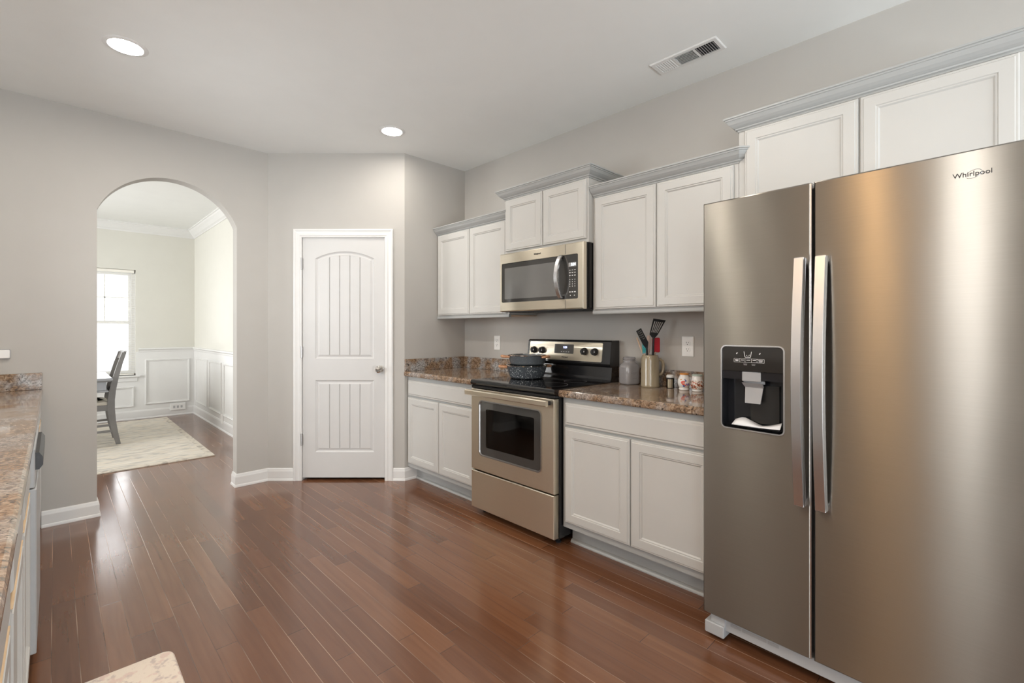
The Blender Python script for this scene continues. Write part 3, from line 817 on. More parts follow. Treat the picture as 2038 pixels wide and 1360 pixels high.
# face with a rounded opening: ring from the window outline to the rectangle outline, matched by angle
def ring_to_rect(win, r):
    x0, x1, z0, z1 = r; cx, cz = (x0 + x1) / 2, (z0 + z1) / 2
    out = []
    n = len(win) // 4
    for k, (x, z) in enumerate(win):
        q = k // n; f = (k % n) / (n - 1)
        c = ((x1, z0), (x1, z1), (x0, z1), (x0, z0))[q]
        if q == 0:   p = (x, z0) if f == 0 else ((x1, z) if f == 1 else c)
        elif q == 1: p = (x1, z) if f == 0 else ((x, z1) if f == 1 else c)
        elif q == 2: p = (x, z1) if f == 0 else ((x0, z) if f == 1 else c)
        else:        p = (x0, z) if f == 0 else ((x, z0) if f == 1 else c)
        out.append(p)
    return out
def holed_plate(bm, r, win, yf, yb, bev):
    ro = ring_to_rect(win, (r[0][0], r[1][0], r[0][1], r[2][1]))
    ri = ring_to_rect(win, (r[0][0] + bev, r[1][0] - bev, r[0][1] + bev, r[2][1] - bev))
    loops(bm, [front(win, yb), front(ro, yb), front(ro, yf + bev), front(ri, yf), front(win, yf), front(offset(win, -.0), yb)], False, False)
    bmesh.ops.remove_doubles(bm, verts=bm.verts, dist=1e-6)
    bmesh.ops.dissolve_degenerate(bm, dist=1e-6, edges=bm.edges)
    return bm
door = obj('oven_door', holed_plate(BM(), outer, win, 0, .043, .004), 'steel', rg)
fr = loops(BM(), [front(offset(win, 0.0), .001), front(offset(win, -.004), -.003), front(offset(win, .003), -.003), front(offset(win, .006), .004)], False, False)
obj('window_trim', fr, 'hinge', door)
inner = rrect(wx0 + .062, wx1 - .062, wz0 + .058, wz1 - .052, .012, 6)
bm = loops(BM(), [front(offset(win, .002), .012), front(offset(win, .002), .005), front(inner, .005), front(inner, .012)], False, False)
obj('black_glass_border', bm, 'glass_dark', door)
obj('oven_window', plate(BM(), offset(inner, -.004), .007, .010), 'oven_glass', door)
bm = BM()
hs = [(-.046, .822), (-.052, .828), (-.052, .852), (-.046, .858), (-.034, .858), (-.030, .852), (-.030, .828), (-.034, .822)]
loops(bm, [[(x, y, z) for y, z in hs] for x in (-.006, RW - .022)])
hd = obj('oven_handle', bm, 'steel', rg)
for x in (.03, RW - .06): obj('handle_mount', B(x, x + .03, -.034, .002, .828, .852), 'black_matt', hd)
# cooktop
obj('control_lip', B(.001, RW - .001, .004, .05, .866, .884, .003), 'black', rg)
bm = BM()
loops(bm, [[(x, .010, .884), (x, .000, .890), (x, -.004, .902), (x, .000, .915), (x, .010, .921), (x, .585, .921), (x, .585, .884)] for x in (-.002, RW + .002)])
ckt = obj('cooktop', bm, 'cooktop', rg)
for cx, cy, r in ((.19, .17, .098), (.57, .17, .115), (.19, .43, .085), (.57, .43, .075)):
    bm = BM(); loops(bm, [[(cx + q * math.cos(2 * PI * k / 48), cy + q * math.sin(2 * PI * k / 48), .9213) for k in range(48)] for q in (r - .0015, r)], False, False)
    obj('burner_ring', bm, 'grey_plastic', ckt)
# backguard
bm = BM()
bp = [(RD, .885), (.570, .885), (.570, .930), (.578, .945), (.585, 1.012), (.566, 1.022), (.560, 1.035), (.578, 1.182), (.590, 1.192), (RD, 1.192)]
loops(bm, [[(x, y, z) for y, z in bp] for x in (0, RW)])
bgd = obj('backguard', bm, 'black', rg)
def bgy(z): return .560 + (z - 1.035) / (1.182 - 1.035) * .018
def tilted_plate(bm, poly, lift, thick):
    return loops(bm, [[(x, bgy(z) + d, z) for x, z in poly] for d in (thick, -lift)])
obj('control_panel', tilted_plate(BM(), rrect(.022, .690, 1.046, 1.176, .010), .0035, .004), 'steel', bgd)
disp = obj('clock_display', tilted_plate(BM(), rrect(.272, .448, 1.094, 1.160, .006), .005, .002), 'glass_dark', bgd)
text('clock_digits', '3:24', .020, 'clock_blue', disp, (.372, bgy(1.136) - .0062, 1.138))
for k in range(4):
    x = .335 + k * .022
    obj('touch_mark', tilted_plate(BM(), rect(x, x + .010, 1.104, 1.109), .0055, .0), 'grey_plastic', disp)
for x, z in ((.072, 1.112), (.155, 1.112), (.545, 1.114), (.632, 1.114)):
    y = bgy(z)
    kb = obj('burner_knob', lathe_y(BM(), [(0, y - .003), (.026, y - .003), (.026, y - .010), (.022, y - .016), (.020, y - .030), (.016, y - .033), (0, y - .033)], x, z), 'black_matt', bgd, True)
    obj('knob_grip', B(x - .005, x + .005, y - .040, y - .030, z - .021, z + .021, .003), 'black_matt', kb)
    obj('knob_pointer', B(x + .012, x + .018, y - .0345, y - .030, z - .003, z + .003), 'print_white', kb)
text('brand_lettering', 'Whirlpool', .014, 'print_dark', bgd, (.372, bgy(1.066) - .0040, 1.068), width=.055)
for x in (.03, RW - .06):
    obj('foot', lathe(BM(), [(.016, .0), (.018, .010), (.012, .014), (.012, .048)], x + .015, .09, 16), 'black_matt', rg)
for x in (.03, RW - .06):
    obj('foot', lathe(BM(), [(.016, .0), (.018, .010), (.012, .014), (.012, .048)], x + .015, .60, 16), 'black_matt', rg)

# ================================================================== MICROWAVE
mw = thing('microwave', 'stainless over-the-range microwave with black window and curved handle', 'microwave', (2.330, 2.514, 1.392), RZ)
MW_, MH = .756, .421
obj('case', B(.006, MW_ - .006, .032, XW - 2.330 - .003, .012, MH), 'black', mw)
seam = .616
win_m = rrect(.022, .716, .068, .350, .010, 5)
bm = BM()
holed_plate(bm, rect(0, MW_, .004, MH), win_m, 0, .036, .006)
fc = obj('door_frame', bm, 'steel', mw)
obj('seam', B(seam - .0012, seam + .0012, -.0006, .001, .008, .064), 'gasket', fc)
obj('seam', B(seam - .0012, seam + .0012, -.0006, .001, .354, MH - .004), 'gasket', fc)
gl = obj('black_glass', plate(BM(), offset(win_m, .001), .004, .030), 'glass_dark', mw)
obj('window', plate(BM(), rrect(.050, .560, .092, .315, .004), .0030, .006), 'glass_grey', gl)
obj('control_area', plate(BM(), rrect(seam + .004, .712, .072, .346, .006), .0032, .006), 'glass_dark', mw)
ca = obj('clock_display', plate(BM(), rect(.640, .700, .272, .298), .0024, .005), 'grey_plastic', mw)
text('clock_digits', '3:24', .022, 'clock_white', ca, (.678, .0012, .285))
rows = [(.250, 3, .011, .003), (.234, 3, .012, .004), (.216, 3, .010, .006), (.190, 3, .004, .006), (.176, 3, .004, .006), (.162, 3, .004, .006), (.148, 3, .005, .005), (.112, 3, .012, .006), (.090, 2, .006, .006)]
for z, n, w_, h_ in rows:
    for k in range(n):
        x = .650 + k * (.020 if n == 3 else .032) + (0 if n == 3 else .004)
        obj('button_mark', B(x - w_ / 2, x + w_ / 2, .0026, .004, z - h_ / 2, z + h_ / 2), 'print_white', mw)
pts = []
for k in range(17):
    f = k / 16; z = .074 + (.346 - .074) * f
    b = math.sin(PI * f)
    pts.append(((.585, -.012 - .046 * b ** .8, z), [(-.014, -.004), (-.012, -.009), (.012, -.009), (.014, -.004), (.014, .009), (-.014, .009)]))
hm = obj('handle', sections(BM(), pts), 'steel_bright', mw, True)
for z in (.080, .340): obj('handle_mount', B(.575, .595, -.012, .004, z - .010, z + .010), 'black_matt', hm)
text('brand_lettering', 'Whirlpool', .016, 'print_dark', fc, (.372, -.0006, .386), width=.062)
bm = BM(); box(bm, .01, MW_ - .01, .012, .38, .0, .012)
for k in range(10): box(bm, .05, MW_ - .05, .05 + k * .012, .055 + k * .012, -.004, .0)
obj('vent_grille', bm, 'black_matt', mw)

# ================================================================== REFRIGERATOR
FA = rad(-92.35)
fg = thing('refrigerator', 'stainless side-by-side refrigerator with ice and water dispenser', 'refrigerator', (1.930, .838, 0), FA)
FW = .908; FZ0, FZ1 = .098, 1.789
obj('cabinet', B(.004, FW - .004, .072, .775, .03, 1.765), 'fridge_side', fg)
dx0, dx1, dz0, dz1 = .0775, .306, .877, 1.203
dwin = rrect(dx0, dx1, dz0, dz1, .018, 6)
bm = holed_plate(BM(), rect(0, .392, FZ0, FZ1), dwin, 0, .060, .005)
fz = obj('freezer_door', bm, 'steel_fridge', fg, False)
obj('edge_strip', B(.388, .3935, .0015, .058, FZ0 + .004, FZ1 - .004), 'steel_bright', fz)
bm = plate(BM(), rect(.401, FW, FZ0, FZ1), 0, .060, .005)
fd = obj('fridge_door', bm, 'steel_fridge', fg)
obj('gasket', B(.01, FW - .01, .060, .072, FZ0 + .015, FZ1 - .03), 'gasket', fg)
obj('gap_shadow', B(.3935, .401, .045, .062, FZ0 + .005, FZ1 - .01), 'gasket', fg)
def fridge_handle(door_, cx, sgn):
    pts = []
    for k in range(25):
        f = k / 24; z = .645 + (1.520 - .645) * f
        b = math.sin(PI * f)
        wd = .0175
        yo = -.030 - .034 * b
        tk = .010 + .004 * b
        pts.append(((cx, yo, z), [(-wd, .0), (-wd + .003, -.006), (wd - .003, -.006), (wd, .0), (wd, tk + .006), (-wd, tk + .006)]))
    h = obj('handle', sections(BM(), pts), 'steel_bright', door_, True, angle=50)
    return h
fridge_handle(fz, .364, -1); fridge_handle(fd, .430, 1)
for door_, cx in ((fz, .364), (fd, .430)):
    for z in (.652, 1.513): obj('handle_bracket', B(cx - .016, cx + .016, -.036, .001, z - .010, z + .010, .002), 'steel_bright', door_)
# dispenser
dp = obj('dispenser_bezel', loops(BM(), [front(offset(dwin, -.003), .0005), front(offset(dwin, -.003), -.003), front(offset(dwin, .002), -.003), front(offset(dwin, .002), .004)], False, False), 'steel_bright', fz)
bm = BM()
loops(bm, [front(offset(dwin, .0005), .003), front(offset(dwin, .0005), .059)], False, True)
obj('dispenser_recess', bm, 'dispenser', fz)
cp = [p for p in dwin if p[1] > 1.17]
poly = [(dx0 + .001, 1.105), (dx1 - .001, 1.105)] + [(min(max(x, dx0 + .001), dx1 - .001), z - .001) for x, z in cp]
dpan = obj('dispenser_controls', plate(BM(), poly, .0015, .055), 'dispenser_panel', fz)
# printed glass icon and button row
def bars(segs, w_=.0016):
    bm = BM()
    for (xa, za), (xb, zb) in segs:
        d = Vector((xb - xa, zb - za)); n_ = Vector((-d.y, d.x)).normalized() * w_ / 2
        loops(bm, [[(xa + n_.x, y, za + n_.y), (xb + n_.x, y, zb + n_.y), (xb - n_.x, y, zb - n_.y), (xa - n_.x, y, za - n_.y)] for y in (.0014, .0009)])
    return bm
gx = dx0 + .100
obj('glass_icon', bars([((gx - .014, 1.182), (gx - .010, 1.160)), ((gx - .010, 1.160), (gx + .010, 1.160)), ((gx + .010, 1.160), (gx + .014, 1.182)), ((gx - .005, 1.166), (gx - .003, 1.168)), ((gx, 1.164), (gx + .002, 1.166)), ((gx + .005, 1.167), (gx + .007, 1.169))]), 'print_white', dpan)
obj('drop_icon', bars([((dx0 + .057, 1.172), (dx0 + .061, 1.177))], .003), 'print_white', dpan)
obj('drop_icon', bars([((dx0 + .142, 1.172), (dx0 + .146, 1.177))], .003), 'print_white', dpan)
bx0, bx1, bz0, bz1 = dx0 + .048, dx0 + .160, 1.140, 1.154
sg = [((bx0, bz0), (bx1, bz0)), ((bx0, bz1), (bx1, bz1))]
xs_ = [bx0, bx0 + .022, bx0 + .042, bx0 + .066, bx0 + .086, bx1]
sg += [((x, bz0), (x, bz1)) for x in xs_]
obj('button_outline', bars(sg, .0008), 'print_white', dpan)
for k in range(5):
    a, b = xs_[k], xs_[k + 1]; c_ = (a + b) / 2; l_ = (b - a) * .30
    obj('button_mark', bars([((c_ - l_, 1.1485), (c_ + l_, 1.1485))] + ([((c_ - l_ * .8, 1.1445), (c_ + l_ * .8, 1.1445))] if k in (0, 4) else []), .0022), 'print_white', dpan)
for xa in (bx0 + .042, bx0 + .072): obj('button_mark', bars([((xa - .006, 1.134), (xa + .008, 1.134)), ((xa - .005, 1.130), (xa + .007, 1.130))], .0014), 'grey_plastic', dpan)
obj('dispenser_shelf', B(dx0 + .003, dx1 - .003, .006, .055, 1.072, 1.1035), 'dispenser', fz)
obj('ice_chute', B(dx0 + .077, dx0 + .146, .004, .050, 1.066, 1.1035, .002), 'grey_plastic', fz)
bm = BM()
loops(bm, [[(dx0 + .111 + sx * wv, y, z) for sx, wv in ((-1, w_), (1, w_))] + [(dx0 + .111 + sx * wv, y + .006, z) for sx, wv in ((1, w_), (-1, w_))] for y, z, w_ in ((.012, 1.060, .038), (.030, 1.045, .036), (.034, 1.040, .033), (.020, .985, .029), (.018, .980, .028))])
obj('paddle', bm, 'grey_plastic', fz)
bm = loops(BM(), [[(dx0 + .111 + .040 * math.cos(t), .036 - .016 * math.sin(t), z) for t in [PI * k / 12 for k in range(13)]] for z in (1.066, 1.056)], False, False)
obj('paddle_hood', bm, 'grey_light', fz)
obj('rear_panel', B(dx0 + .092, dx0 + .196, .050, .057, .90, 1.05), 'dispenser_panel', fz)
bm = BM()
loops(bm, [[(dx0 + .004 + (dx1 - dx0 - .008) * f, y, dz0 + .012 + .018 * (1 - math.sin(PI * f)) * 0 + (.0 if y < .02 else .004)) for f in [k / 12 for k in range(13)]] for y in (.004, .056)], False, False, False)
obj('drip_tray', bm, 'dispenser', fz)
# brand on the right door: lettering with a thin ring around its middle
lt = text('brand_lettering', 'Whirlpool', .026, 'print_dark', fd, (.800, -.0012, 1.7185), width=.082, depth=.0008)
bm = BM()
arc = [(.803 + .017 * math.cos(t), -.0011, 1.718 + .0115 * math.sin(t) + .004 * math.cos(t)) for t in [rad(-150 + 300 * k / 40) for k in range(41)]]
tube(bm, arc, .0005, 5)
obj('brand_ring', bm, 'steel_bright', fd)
# toe grille with the foot covers
bm = BM()
box(bm, .075, .82, .030, .060, .040, .092)
kg = obj('toe_grille', bm, 'grey_light', fg)
for x0_, x1_ in ((.100, .140), (.145, .235), (.240, .278)):
    obj('grille_slot', B(x0_, x1_, .0285, .031, .066, .078), 'grey_plastic', kg)
for x0_, nm in ((.004, 'foot_cover'), (FW - .082, 'foot_cover')):
    bm = BM(); box(bm, x0_, x0_ + .078, .006, .075, .014, .062, .003); box(bm, x0_ + .020, x0_ + .078, .018, .075, .060, .096, .002)
    obj(nm, bm, 'grey_light', fg)
bm = lathe(BM(), [(.018, .0), (.018, .020)], .045, .055, 16)
obj('leveling_foot', bm, 'black_matt', fg)
bm = lathe(BM(), [(.018, .0), (.018, .020)], FW - .045, .055, 16)
obj('leveling_foot', bm, 'black_matt', fg)
for x in (.1, .75): obj('rear_roller', B(x, x + .06, .62, .72, 0, .03), 'black_matt', fg)
for x0_ in (.02, FW - .08): obj('hinge_cover', B(x0_, x0_ + .06, .064, .16, 1.765, 1.786, .004), 'fridge_side', fg)
# folded paper lying in the dispenser tray
pp = thing('paper_sheet', 'white folded paper lying in the refrigerator dispenser tray', 'paper', (1.930, .838, 0), FA)
bm = BM(); n_ = 14
fr_ = []; bk_ = []
for k in range(n_ + 1):
    f = k / n_; x = dx0 + .036 + .176 * f
    fr_.append((x, .006 + .004 * math.sin(3 * f), dz0 + .0135 + .004 * f ** 3))
    hgt = .040 * max(0, 1 - f / .55) ** 1.1 * min(1, .35 + f * 3.2) + .022 * max(0, (f - .55) / .45) ** 1.6
    bk_.append((x + .006 * (1 - f), .030 + .012 * math.sin(PI * f), dz0 + .018 + hgt))
loops(bm, [fr_, bk_], False, False, False)
po = obj('sheet', bm, 'paper', pp, True)
md = po.modifiers.new('thickness', 'SOLIDIFY'); md.thickness = .0008

# ================================================================== THINGS ON THE RANGE AND COUNTERS
def pot(name, label, cx, cy, z, rb, rt, h, mat, handles, lid=False):
    t = thing(name, label, 'pot', (cx, cy, z))
    obj('body', lathe(BM(), [(.001, 0), (rb - .012, 0), (rb, .008), (rb + (rt - rb) * .55, h * .5), (rt, h - .006), (rt + .003, h), (rt - .003, h), (rt - .006, h - .006), (rb - .004, .012), (.001, .006)], n=56, cap0=False, cap1=False), mat, t, True)
    obj('rim', lathe(BM(), [(rt - .004, h - .001), (rt + .004, h - .001), (rt + .005, h + .004), (rt - .004, h + .005)], n=56, cap0=False, cap1=False), 'chrome', t, True)
    for a, out in handles:
        d = Vector((math.cos(a), math.sin(a), 0)); s = Vector((-math.sin(a), math.cos(a), 0))
        hp = []
        for k in range(15):
            q = PI * k / 14
            hp.append(tuple(d * (rt - .004 + out * math.sin(q) ** .7) + s * (.042 * math.cos(q)) + Vector((0, 0, h - .010 + .004 * math.sin(q)))))
        obj('handle', tube(BM(), hp, [.006 + .004 * math.sin(PI * k / 14) for k in range(15)], 10), 'pot_wood', t, True)
    if lid:
        l = obj('lid', lathe(BM(), [(rt, h + .004), (rt * .7, h + .010), (.02, h + .013), (.02, h + .011), (rt * .7, h + .008), (rt - .002, h + .003)], n=48, cap0=False, cap1=False), 'lid_glass', t, True)
    return t
aL = math.atan2(.6988, -.7153)
PC = (2.405, 2.312)
pot('cooking_pot', 'dark speckled wide pot with wooden handles standing on the cooktop', *PC, .9215, .118, .142, .089, 'pot', [(aL, .055), (aL + PI + .45, .050)])
pot('frying_pan', 'smooth dark grey shallow pan stacked on the speckled pot', PC[0] + .006, PC[1] - .002, .9215 + .0955, .122, .136, .066, 'pot_plain', [(aL + .1, .052), (aL + PI - .5, .03)])

# grey square jar
jr = thing('storage_jar', 'grey glazed square jar with screw-thread neck beside the range', 'jar', (2.652, 1.632, .9145), rad(-44 + 24))
def sq(s, z, e=4.0, n=40):
    out = []
    for k in range(n):
        t_ = 2 * PI * k / n; c, q = math.cos(t_), math.sin(t_)
        r = s / (abs(c) ** e + abs(q) ** e) ** (1 / e)
        out.append((r * c, r * q, z))
    return out
bm = loops(BM(), [sq(.044, 0), sq(.050, .004), sq(.053, .012, 5), sq(.053, .108, 5), sq(.050, .122, 4), sq(.043, .134, 3), sq(.0385, .140, 2), sq(.0375, .150, 2)], True, False)
obj('body', bm, 'jar', jr, True, angle=60)
bm = lathe(BM(), [(.0375, .146), (.0375, .150), (.041, .152), (.041, .156), (.038, .158), (.038, .161), (.041, .163), (.041, .167), (.038, .170), (.038, .174), (.034, .174), (.034, .146)], n=36, cap0=False, cap1=False)
obj('neck', bm, 'jar', jr, True)
bm = BM()
arc = [(-.030 + .060 * k / 12, -.0535, .088 - .010 * math.sin(PI * k / 12)) for k in range(13)]
tube(bm, arc, .0012, 6); tube(bm, [(-.030, -.0535, .074), (.0, -.0535, .068), (.030, -.0535, .078)], .0012, 6)
tube(bm, [(-.016, -.0535, .040), (.016, -.0535, .041)], .0012, 6)
obj('relief', bm, 'jar', jr)

# olive stein
MC = (2.626, 1.470)
mg = thing('stoneware_mug', 'tall olive-beige stoneware mug holding kitchen utensils', 'mug', (*MC, .9145), rad(-44.33))
obj('body', lathe(BM(), [(.001, .0), (.054, 0), (.0565, .004), (.0565, .014), (.055, .018), (.0545, .16), (.052, .178), (.048, .192), (.046, .195), (.044, .192), (.048, .172), (.049, .02), (.001, .012)], n=48, cap0=False, cap1=False), 'mug', mg, True)
hp = [(.050, 0, .166), (.062, 0, .167), (.075, 0, .158), (.081, 0, .138), (.081, 0, .110), (.076, 0, .088), (.066, 0, .076), (.050, 0, .073)]
obj('handle', tube(BM(), hp, [.010, .0095, .009, .009, .009, .009, .0095, .010], 12), 'mug', mg, True)

def utensil(name, label, cat='utensil'):
    return thing(name, label, cat, (*MC, .9145), rad(-44.33), 'utensils in the stoneware mug')
PXM = 2.885 / 932
def uv(px, py): return ((px - 1294.0) * PXM, 1.27 - (py - 655.0) * PXM - .9145)
def quad_head(bm, cs, y0, y1, holes, ns, nv):
    """head from four corners (bl, br, tr, tl); holes = set of (s,v) cells left open"""
    bl_, br_, tr_, tl_ = [Vector(c) for c in cs]
    P = lambda s, v: (bl_.lerp(br_, s)).lerp(tl_.lerp(tr_, s), v)
    for i in range(len(ns) - 1):
        for j in range(len(nv) - 1):
            if (i, j) in holes: continue
            q = [P(ns[i], nv[j]), P(ns[i + 1], nv[j]), P(ns[i + 1], nv[j + 1]), P(ns[i], nv[j + 1])]
            loops(bm, [[(p.x, y, p.y) for p in q] for y in (y0, y1)])
    bmesh.ops.remove_doubles(bm, verts=bm.verts, dist=1e-5)
    return bm
t = utensil('slotted_turner', 'black slotted turner standing tallest in the stoneware mug')
ns = [0, .10, .20, .28, .38, .46, .56, .64, .74, .82, .92, 1]
ns = [0, .13, .22, .30, .39, .46, .55, .62, .71, .79, .88, 1]
quad = [uv(1290, 665.5), uv(1305.5, 667.5), uv(1322.2, 638), uv(1297.7, 634.4)]
bm = quad_head(BM(), quad, -.031, -.028, {(i, 1) for i in (1, 3, 5, 7, 9)}, ns, [0, .14, .84, 1])
a, b, c, d = uv(1290, 665.5), uv(1305.5, 667.5), uv(1300.2, 673), uv(1295.6, 673)
loops(bm, [[(p[0], y, p[1]) for p in (d, c, b, a)] for y in (-.031, -.028)])
obj('head', bm, 'nylon', t)
hb = uv(1297.9, 671); 
obj('handle', tube(BM(), [(hb[0], -.0295, hb[1]), (uv(1297.3, 708)[0], -.024, uv(0, 708)[1]), (.002, -.010, .016)], [.0065, .0075, .006], 10), 'nylon', t, True)
t = utensil('perforated_spatula', 'black perforated spatula leaning toward the range in the stoneware mug')
quad = [uv(1277.2, 685.5), uv(1288.2, 681), uv(1273.8, 653.3), uv(1264.2, 659.2)]
holes = {(i, j) for i in (1, 3, 5) for j in (5, 7, 9, 11)} | {(3, 3), (5, 3)}
ns = [0, .22, .30, .46, .54, .70, .78, 1]; nv = [0, .12, .2, .3, .36, .44, .50, .58, .64, .72, .78, .84, .90, 1]
bm = quad_head(BM(), quad, -.024, -.021, holes, ns, nv)
a, b, c, d = uv(1277.2, 685.5), uv(1288.2, 681), uv(1287.2, 693), uv(1283.2, 693)
loops(bm, [[(p[0], y, p[1]) for p in (d, c, b, a)] for y in (-.024, -.021)])
obj('head', bm, 'nylon', t)
q0, q1 = uv(1285.2, 691), uv(1285.6, 708)
obj('handle', tube(BM(), [(q0[0], -.0225, q0[1]), (q1[0] + .002, -.020, q1[1]), (-.010, .002, .018)], [.0055, .006, .0055], 10), 'nylon', t, True)
t = utensil('silicone_spatula', 'red silicone spatula with pale wooden handle in the stoneware mug')
(xa, zb), (xb, za) = uv(1299.5, 702), uv(1315.2, 672.5)
bm = plate(BM(), rrect(xa, xb, zb, za, .009, 5), .012, .022, .003)
obj('head', bm, 'red', t, True)
q0, q1 = uv(1306.5, 701), uv(1304, 709)
obj('handle', tube(BM(), [(q0[0], .017, q0[1]), (.029, .012, q1[1]), (.018, .010, .018)], .0055, 10), 'pale_wood', t, True)
t = utensil('mixing_spoon', 'teal spoon half hidden behind the perforated spatula')
q = [uv(1278.2, 704), uv(1283.6, 704), uv(1285.5, 694), uv(1281, 686), uv(1277.5, 684)]
bm = loops(BM(), [[(p[0], y, p[1]) for p in q] for y in (-.012, -.006)])
obj('bowl', bm, 'teal', t)
q0, q1 = uv(1281.5, 703), uv(1282, 709)
obj('handle', tube(BM(), [(q0[0], -.009, q0[1]), (-.0345, -.008, q1[1]), (-.030, -.010, .018)], .0045, 10), 'pale_wood', t, True)
t = utensil('wooden_spoon', 'pinkish wooden spoon between the two black utensils in the mug')
q0, q1 = uv(1291.5, 668), uv(1291, 703)
ring = []
for f in [k / 12 for k in range(13)]:
    zc = q0[1] + (q1[1] - q0[1]) * f; wd = .0125 * math.sin(PI * min(1, .12 + f * .75)) ** .7 + .001
    ring.append([(q0[0] + (q1[0] - q0[0]) * f + wd * math.cos(2 * PI * k / 12), .006 + .006 * math.sin(2 * PI * k / 12), zc) for k in range(12)])
obj('bowl', loops(BM(), ring), 'pink_wood', t, True)
obj('handle', tube(BM(), [(q1[0], .006, q1[1] + .004), (q1[0], .005, uv(0, 709)[1]), (.0, .012, .016)], .006, 10), 'pink_wood', t, True)
t = utensil('wooden_paddle', 'thin brown wooden paddle edge behind the perforated spatula')
q0, q1 = uv(1268, 672), uv(1281.5, 707)
obj('blade', tube(BM(), [(q0[0], .004, q0[1]), ((q0[0] + q1[0]) / 2 - .001, .005, (q0[1] + q1[1]) / 2), (q1[0], .006, q1[1])], [.004, .0055, .005], 8), 'pale_wood', t, True)
obj('handle', tube(BM(), [(q1[0] + .001, .006, q1[1] + .003), (-.029, .018, .020)], .0035, 8), 'pale_wood', t, True)

# toothpick jar and two painted shakers
t = thing('toothpick_jar', 'small clear jar of toothpicks with white lid and black band', 'jar', (2.650, 1.350, .9145))
obj('picks', lathe(BM(), [(.001, .003), (.0205, .003), (.0205, .054), (.001, .054)], n=28, cap0=False, cap1=False), 'picks', t, True)
obj('glass', lathe(BM(), [(.001, 0), (.0225, 0), (.0228, .003), (.0228, .056), (.0216, .057), (.0216, .002), (.001, .002)], n=32, cap0=False, cap1=False), 'lid_glass', t, True)
obj('band', lathe(BM(), [(.0232, .055), (.0236, .056), (.0236, .063), (.0232, .064), (.020, .064), (.020, .055)], n=32, cap0=False, cap1=False), 'black_matt', t, True)
obj('lid', lathe(BM(), [(.001, .063), (.0232, .063), (.0236, .066), (.0225, .076), (.018, .080), (.001, .081)], n=32, cap0=False, cap1=False), 'white_plastic', t, True)
def shaker(cx, cy, label, mat, top_mat, prof, top):
    t = thing('spice_shaker', label, 'shaker', (cx, cy, .9145), 0, 'painted china shakers')
    b = obj('body', lathe(BM(), prof, n=44, cap0=False, cap1=False), mat, t, True)
    obj('lid', lathe(BM(), top, n=36, cap0=False, cap1=False), top_mat, t, True)
    return t, b
prof = [(.001, 0), (.027, 0), (.030, .004), (.029, .010), (.027, .014), (.033, .026), (.0365, .042), (.035, .060), (.028, .076), (.024, .084), (.023, .092), (.001, .092)]
t, b = shaker(2.628, 1.253, 'white china shaker with painted red flowers and orange rim', 'china', 'orange', prof, [(.0225, .089), (.0255, .090), (.0258, .096), (.022, .098), (.018, .096), (.001, .095)])
def petal(a, z, r, m_, flat=.0016):
    # blob lying on the shaker surface, facing the room at angle a
    rr = .0362 - abs(z - .042) * .06
    c = Vector((rr * math.cos(a), rr * math.sin(a), z))
    d = Vector((math.cos(a), math.sin(a), 0)); s = Vector((-math.sin(a), math.cos(a), 0)); up = Vector((0, 0, 1))
    bm = loops(BM(), [[tuple(c + d * dd - d * ((q * k2) ** 2 / .07) + (s * math.cos(2 * PI * k / 14) + up * math.sin(2 * PI * k / 14)) * q * k2) for k in range(14)] for q, k2, dd in ((r, 1.0, -.0008), (r, .9, flat * .6), (r, .3, flat))])
    return obj('painted_flower', bm, m_, b, True)
aC = math.atan2(-1.253, -2.628)
for da, z, r, m_ in ((-.25, .046, .010, 'flower_red'), (-.05, .050, .007, 'flower_red'), (-.12, .038, .008, 'flower_red'), (-.15, .044, .0035, 'china'), (.25, .056, .005, 'flower_blue'), (.12, .064, .003, 'flower_blue'), (-.05, .026, .0055, 'flower_blue'), (.40, .036, .006, 'flower_lilac'), (.62, .032, .005, 'flower_lilac'), (.2, .030, .004, 'flower_red'), (.75, .038, .004, 'flower_blue'), (-.5, .062, .004, 'orange')):
    petal(aC + da, z, r, m_)
prof = [(.001, 0), (.027, 0), (.029, .004), (.028, .010), (.031, .014), (.0355, .030), (.036, .046), (.032, .062), (.0285, .070), (.028, .088), (.001, .088)]
t, b2 = shaker(2.622, 1.172, 'white china shaker with brown scroll pattern and sage rim', 'china', 'sage', prof, [(.0275, .087), (.0290, .088), (.0290, .093), (.026, .096), (.001, .096)])
band = [(.0310, .0145), (.0315, .0145), (.0361, .030), (.0366, .046), (.0326, .062), (.0318, .062)]
obj('scroll_band', lathe(BM(), band, n=44, cap0=False, cap1=False), 'china_pattern', b2, True)

# wall outlets
def outlet(loc, rz, label, w_=.076, h_=.124, gangs=1):
    t = thing('wall_outlet', label, 'outlet', loc, rz)
    obj('cover_plate', loops(BM(), [front(rrect(-w_ / 2, w_ / 2, -h_ / 2, h_ / 2, .004), -.001), front(rrect(-w_ / 2, w_ / 2, -h_ / 2, h_ / 2, .004), -.004), front(rrect(-w_ / 2 + .004, w_ / 2 - .004, -h_ / 2 + .004, h_ / 2 - .004, .004), -.007)]), 'white_plastic', t)
    for z in (-.0195, .0195):
        rc = obj('receptacle', plate(BM(), rrect(-.017, .017, z - .0145, z + .0145, .011), -.009, -.006), 'white_plastic', t)
        bm = BM()
        box(bm, -.0075, -.0050, -.0095, -.0088, z + .000, z + .009); box(bm, .0050, .0075, -.0095, -.0088, z + .001, z + .008)
        tube(bm, [(0, -.0095, z - .007), (0, -.0088, z - .007)], .003, 8)
        obj('slots', bm, 'slot', rc)
    obj('screw', lathe_y(BM(), [(0, -.006), (.003, -.006), (.003, -.008), (0, -.0082)], 0, 0, 10), 'white_plastic', t)
    return t
outlet((XW, 1.282, 1.164), RZ, 'white duplex outlet on the wall between mug and refrigerator')
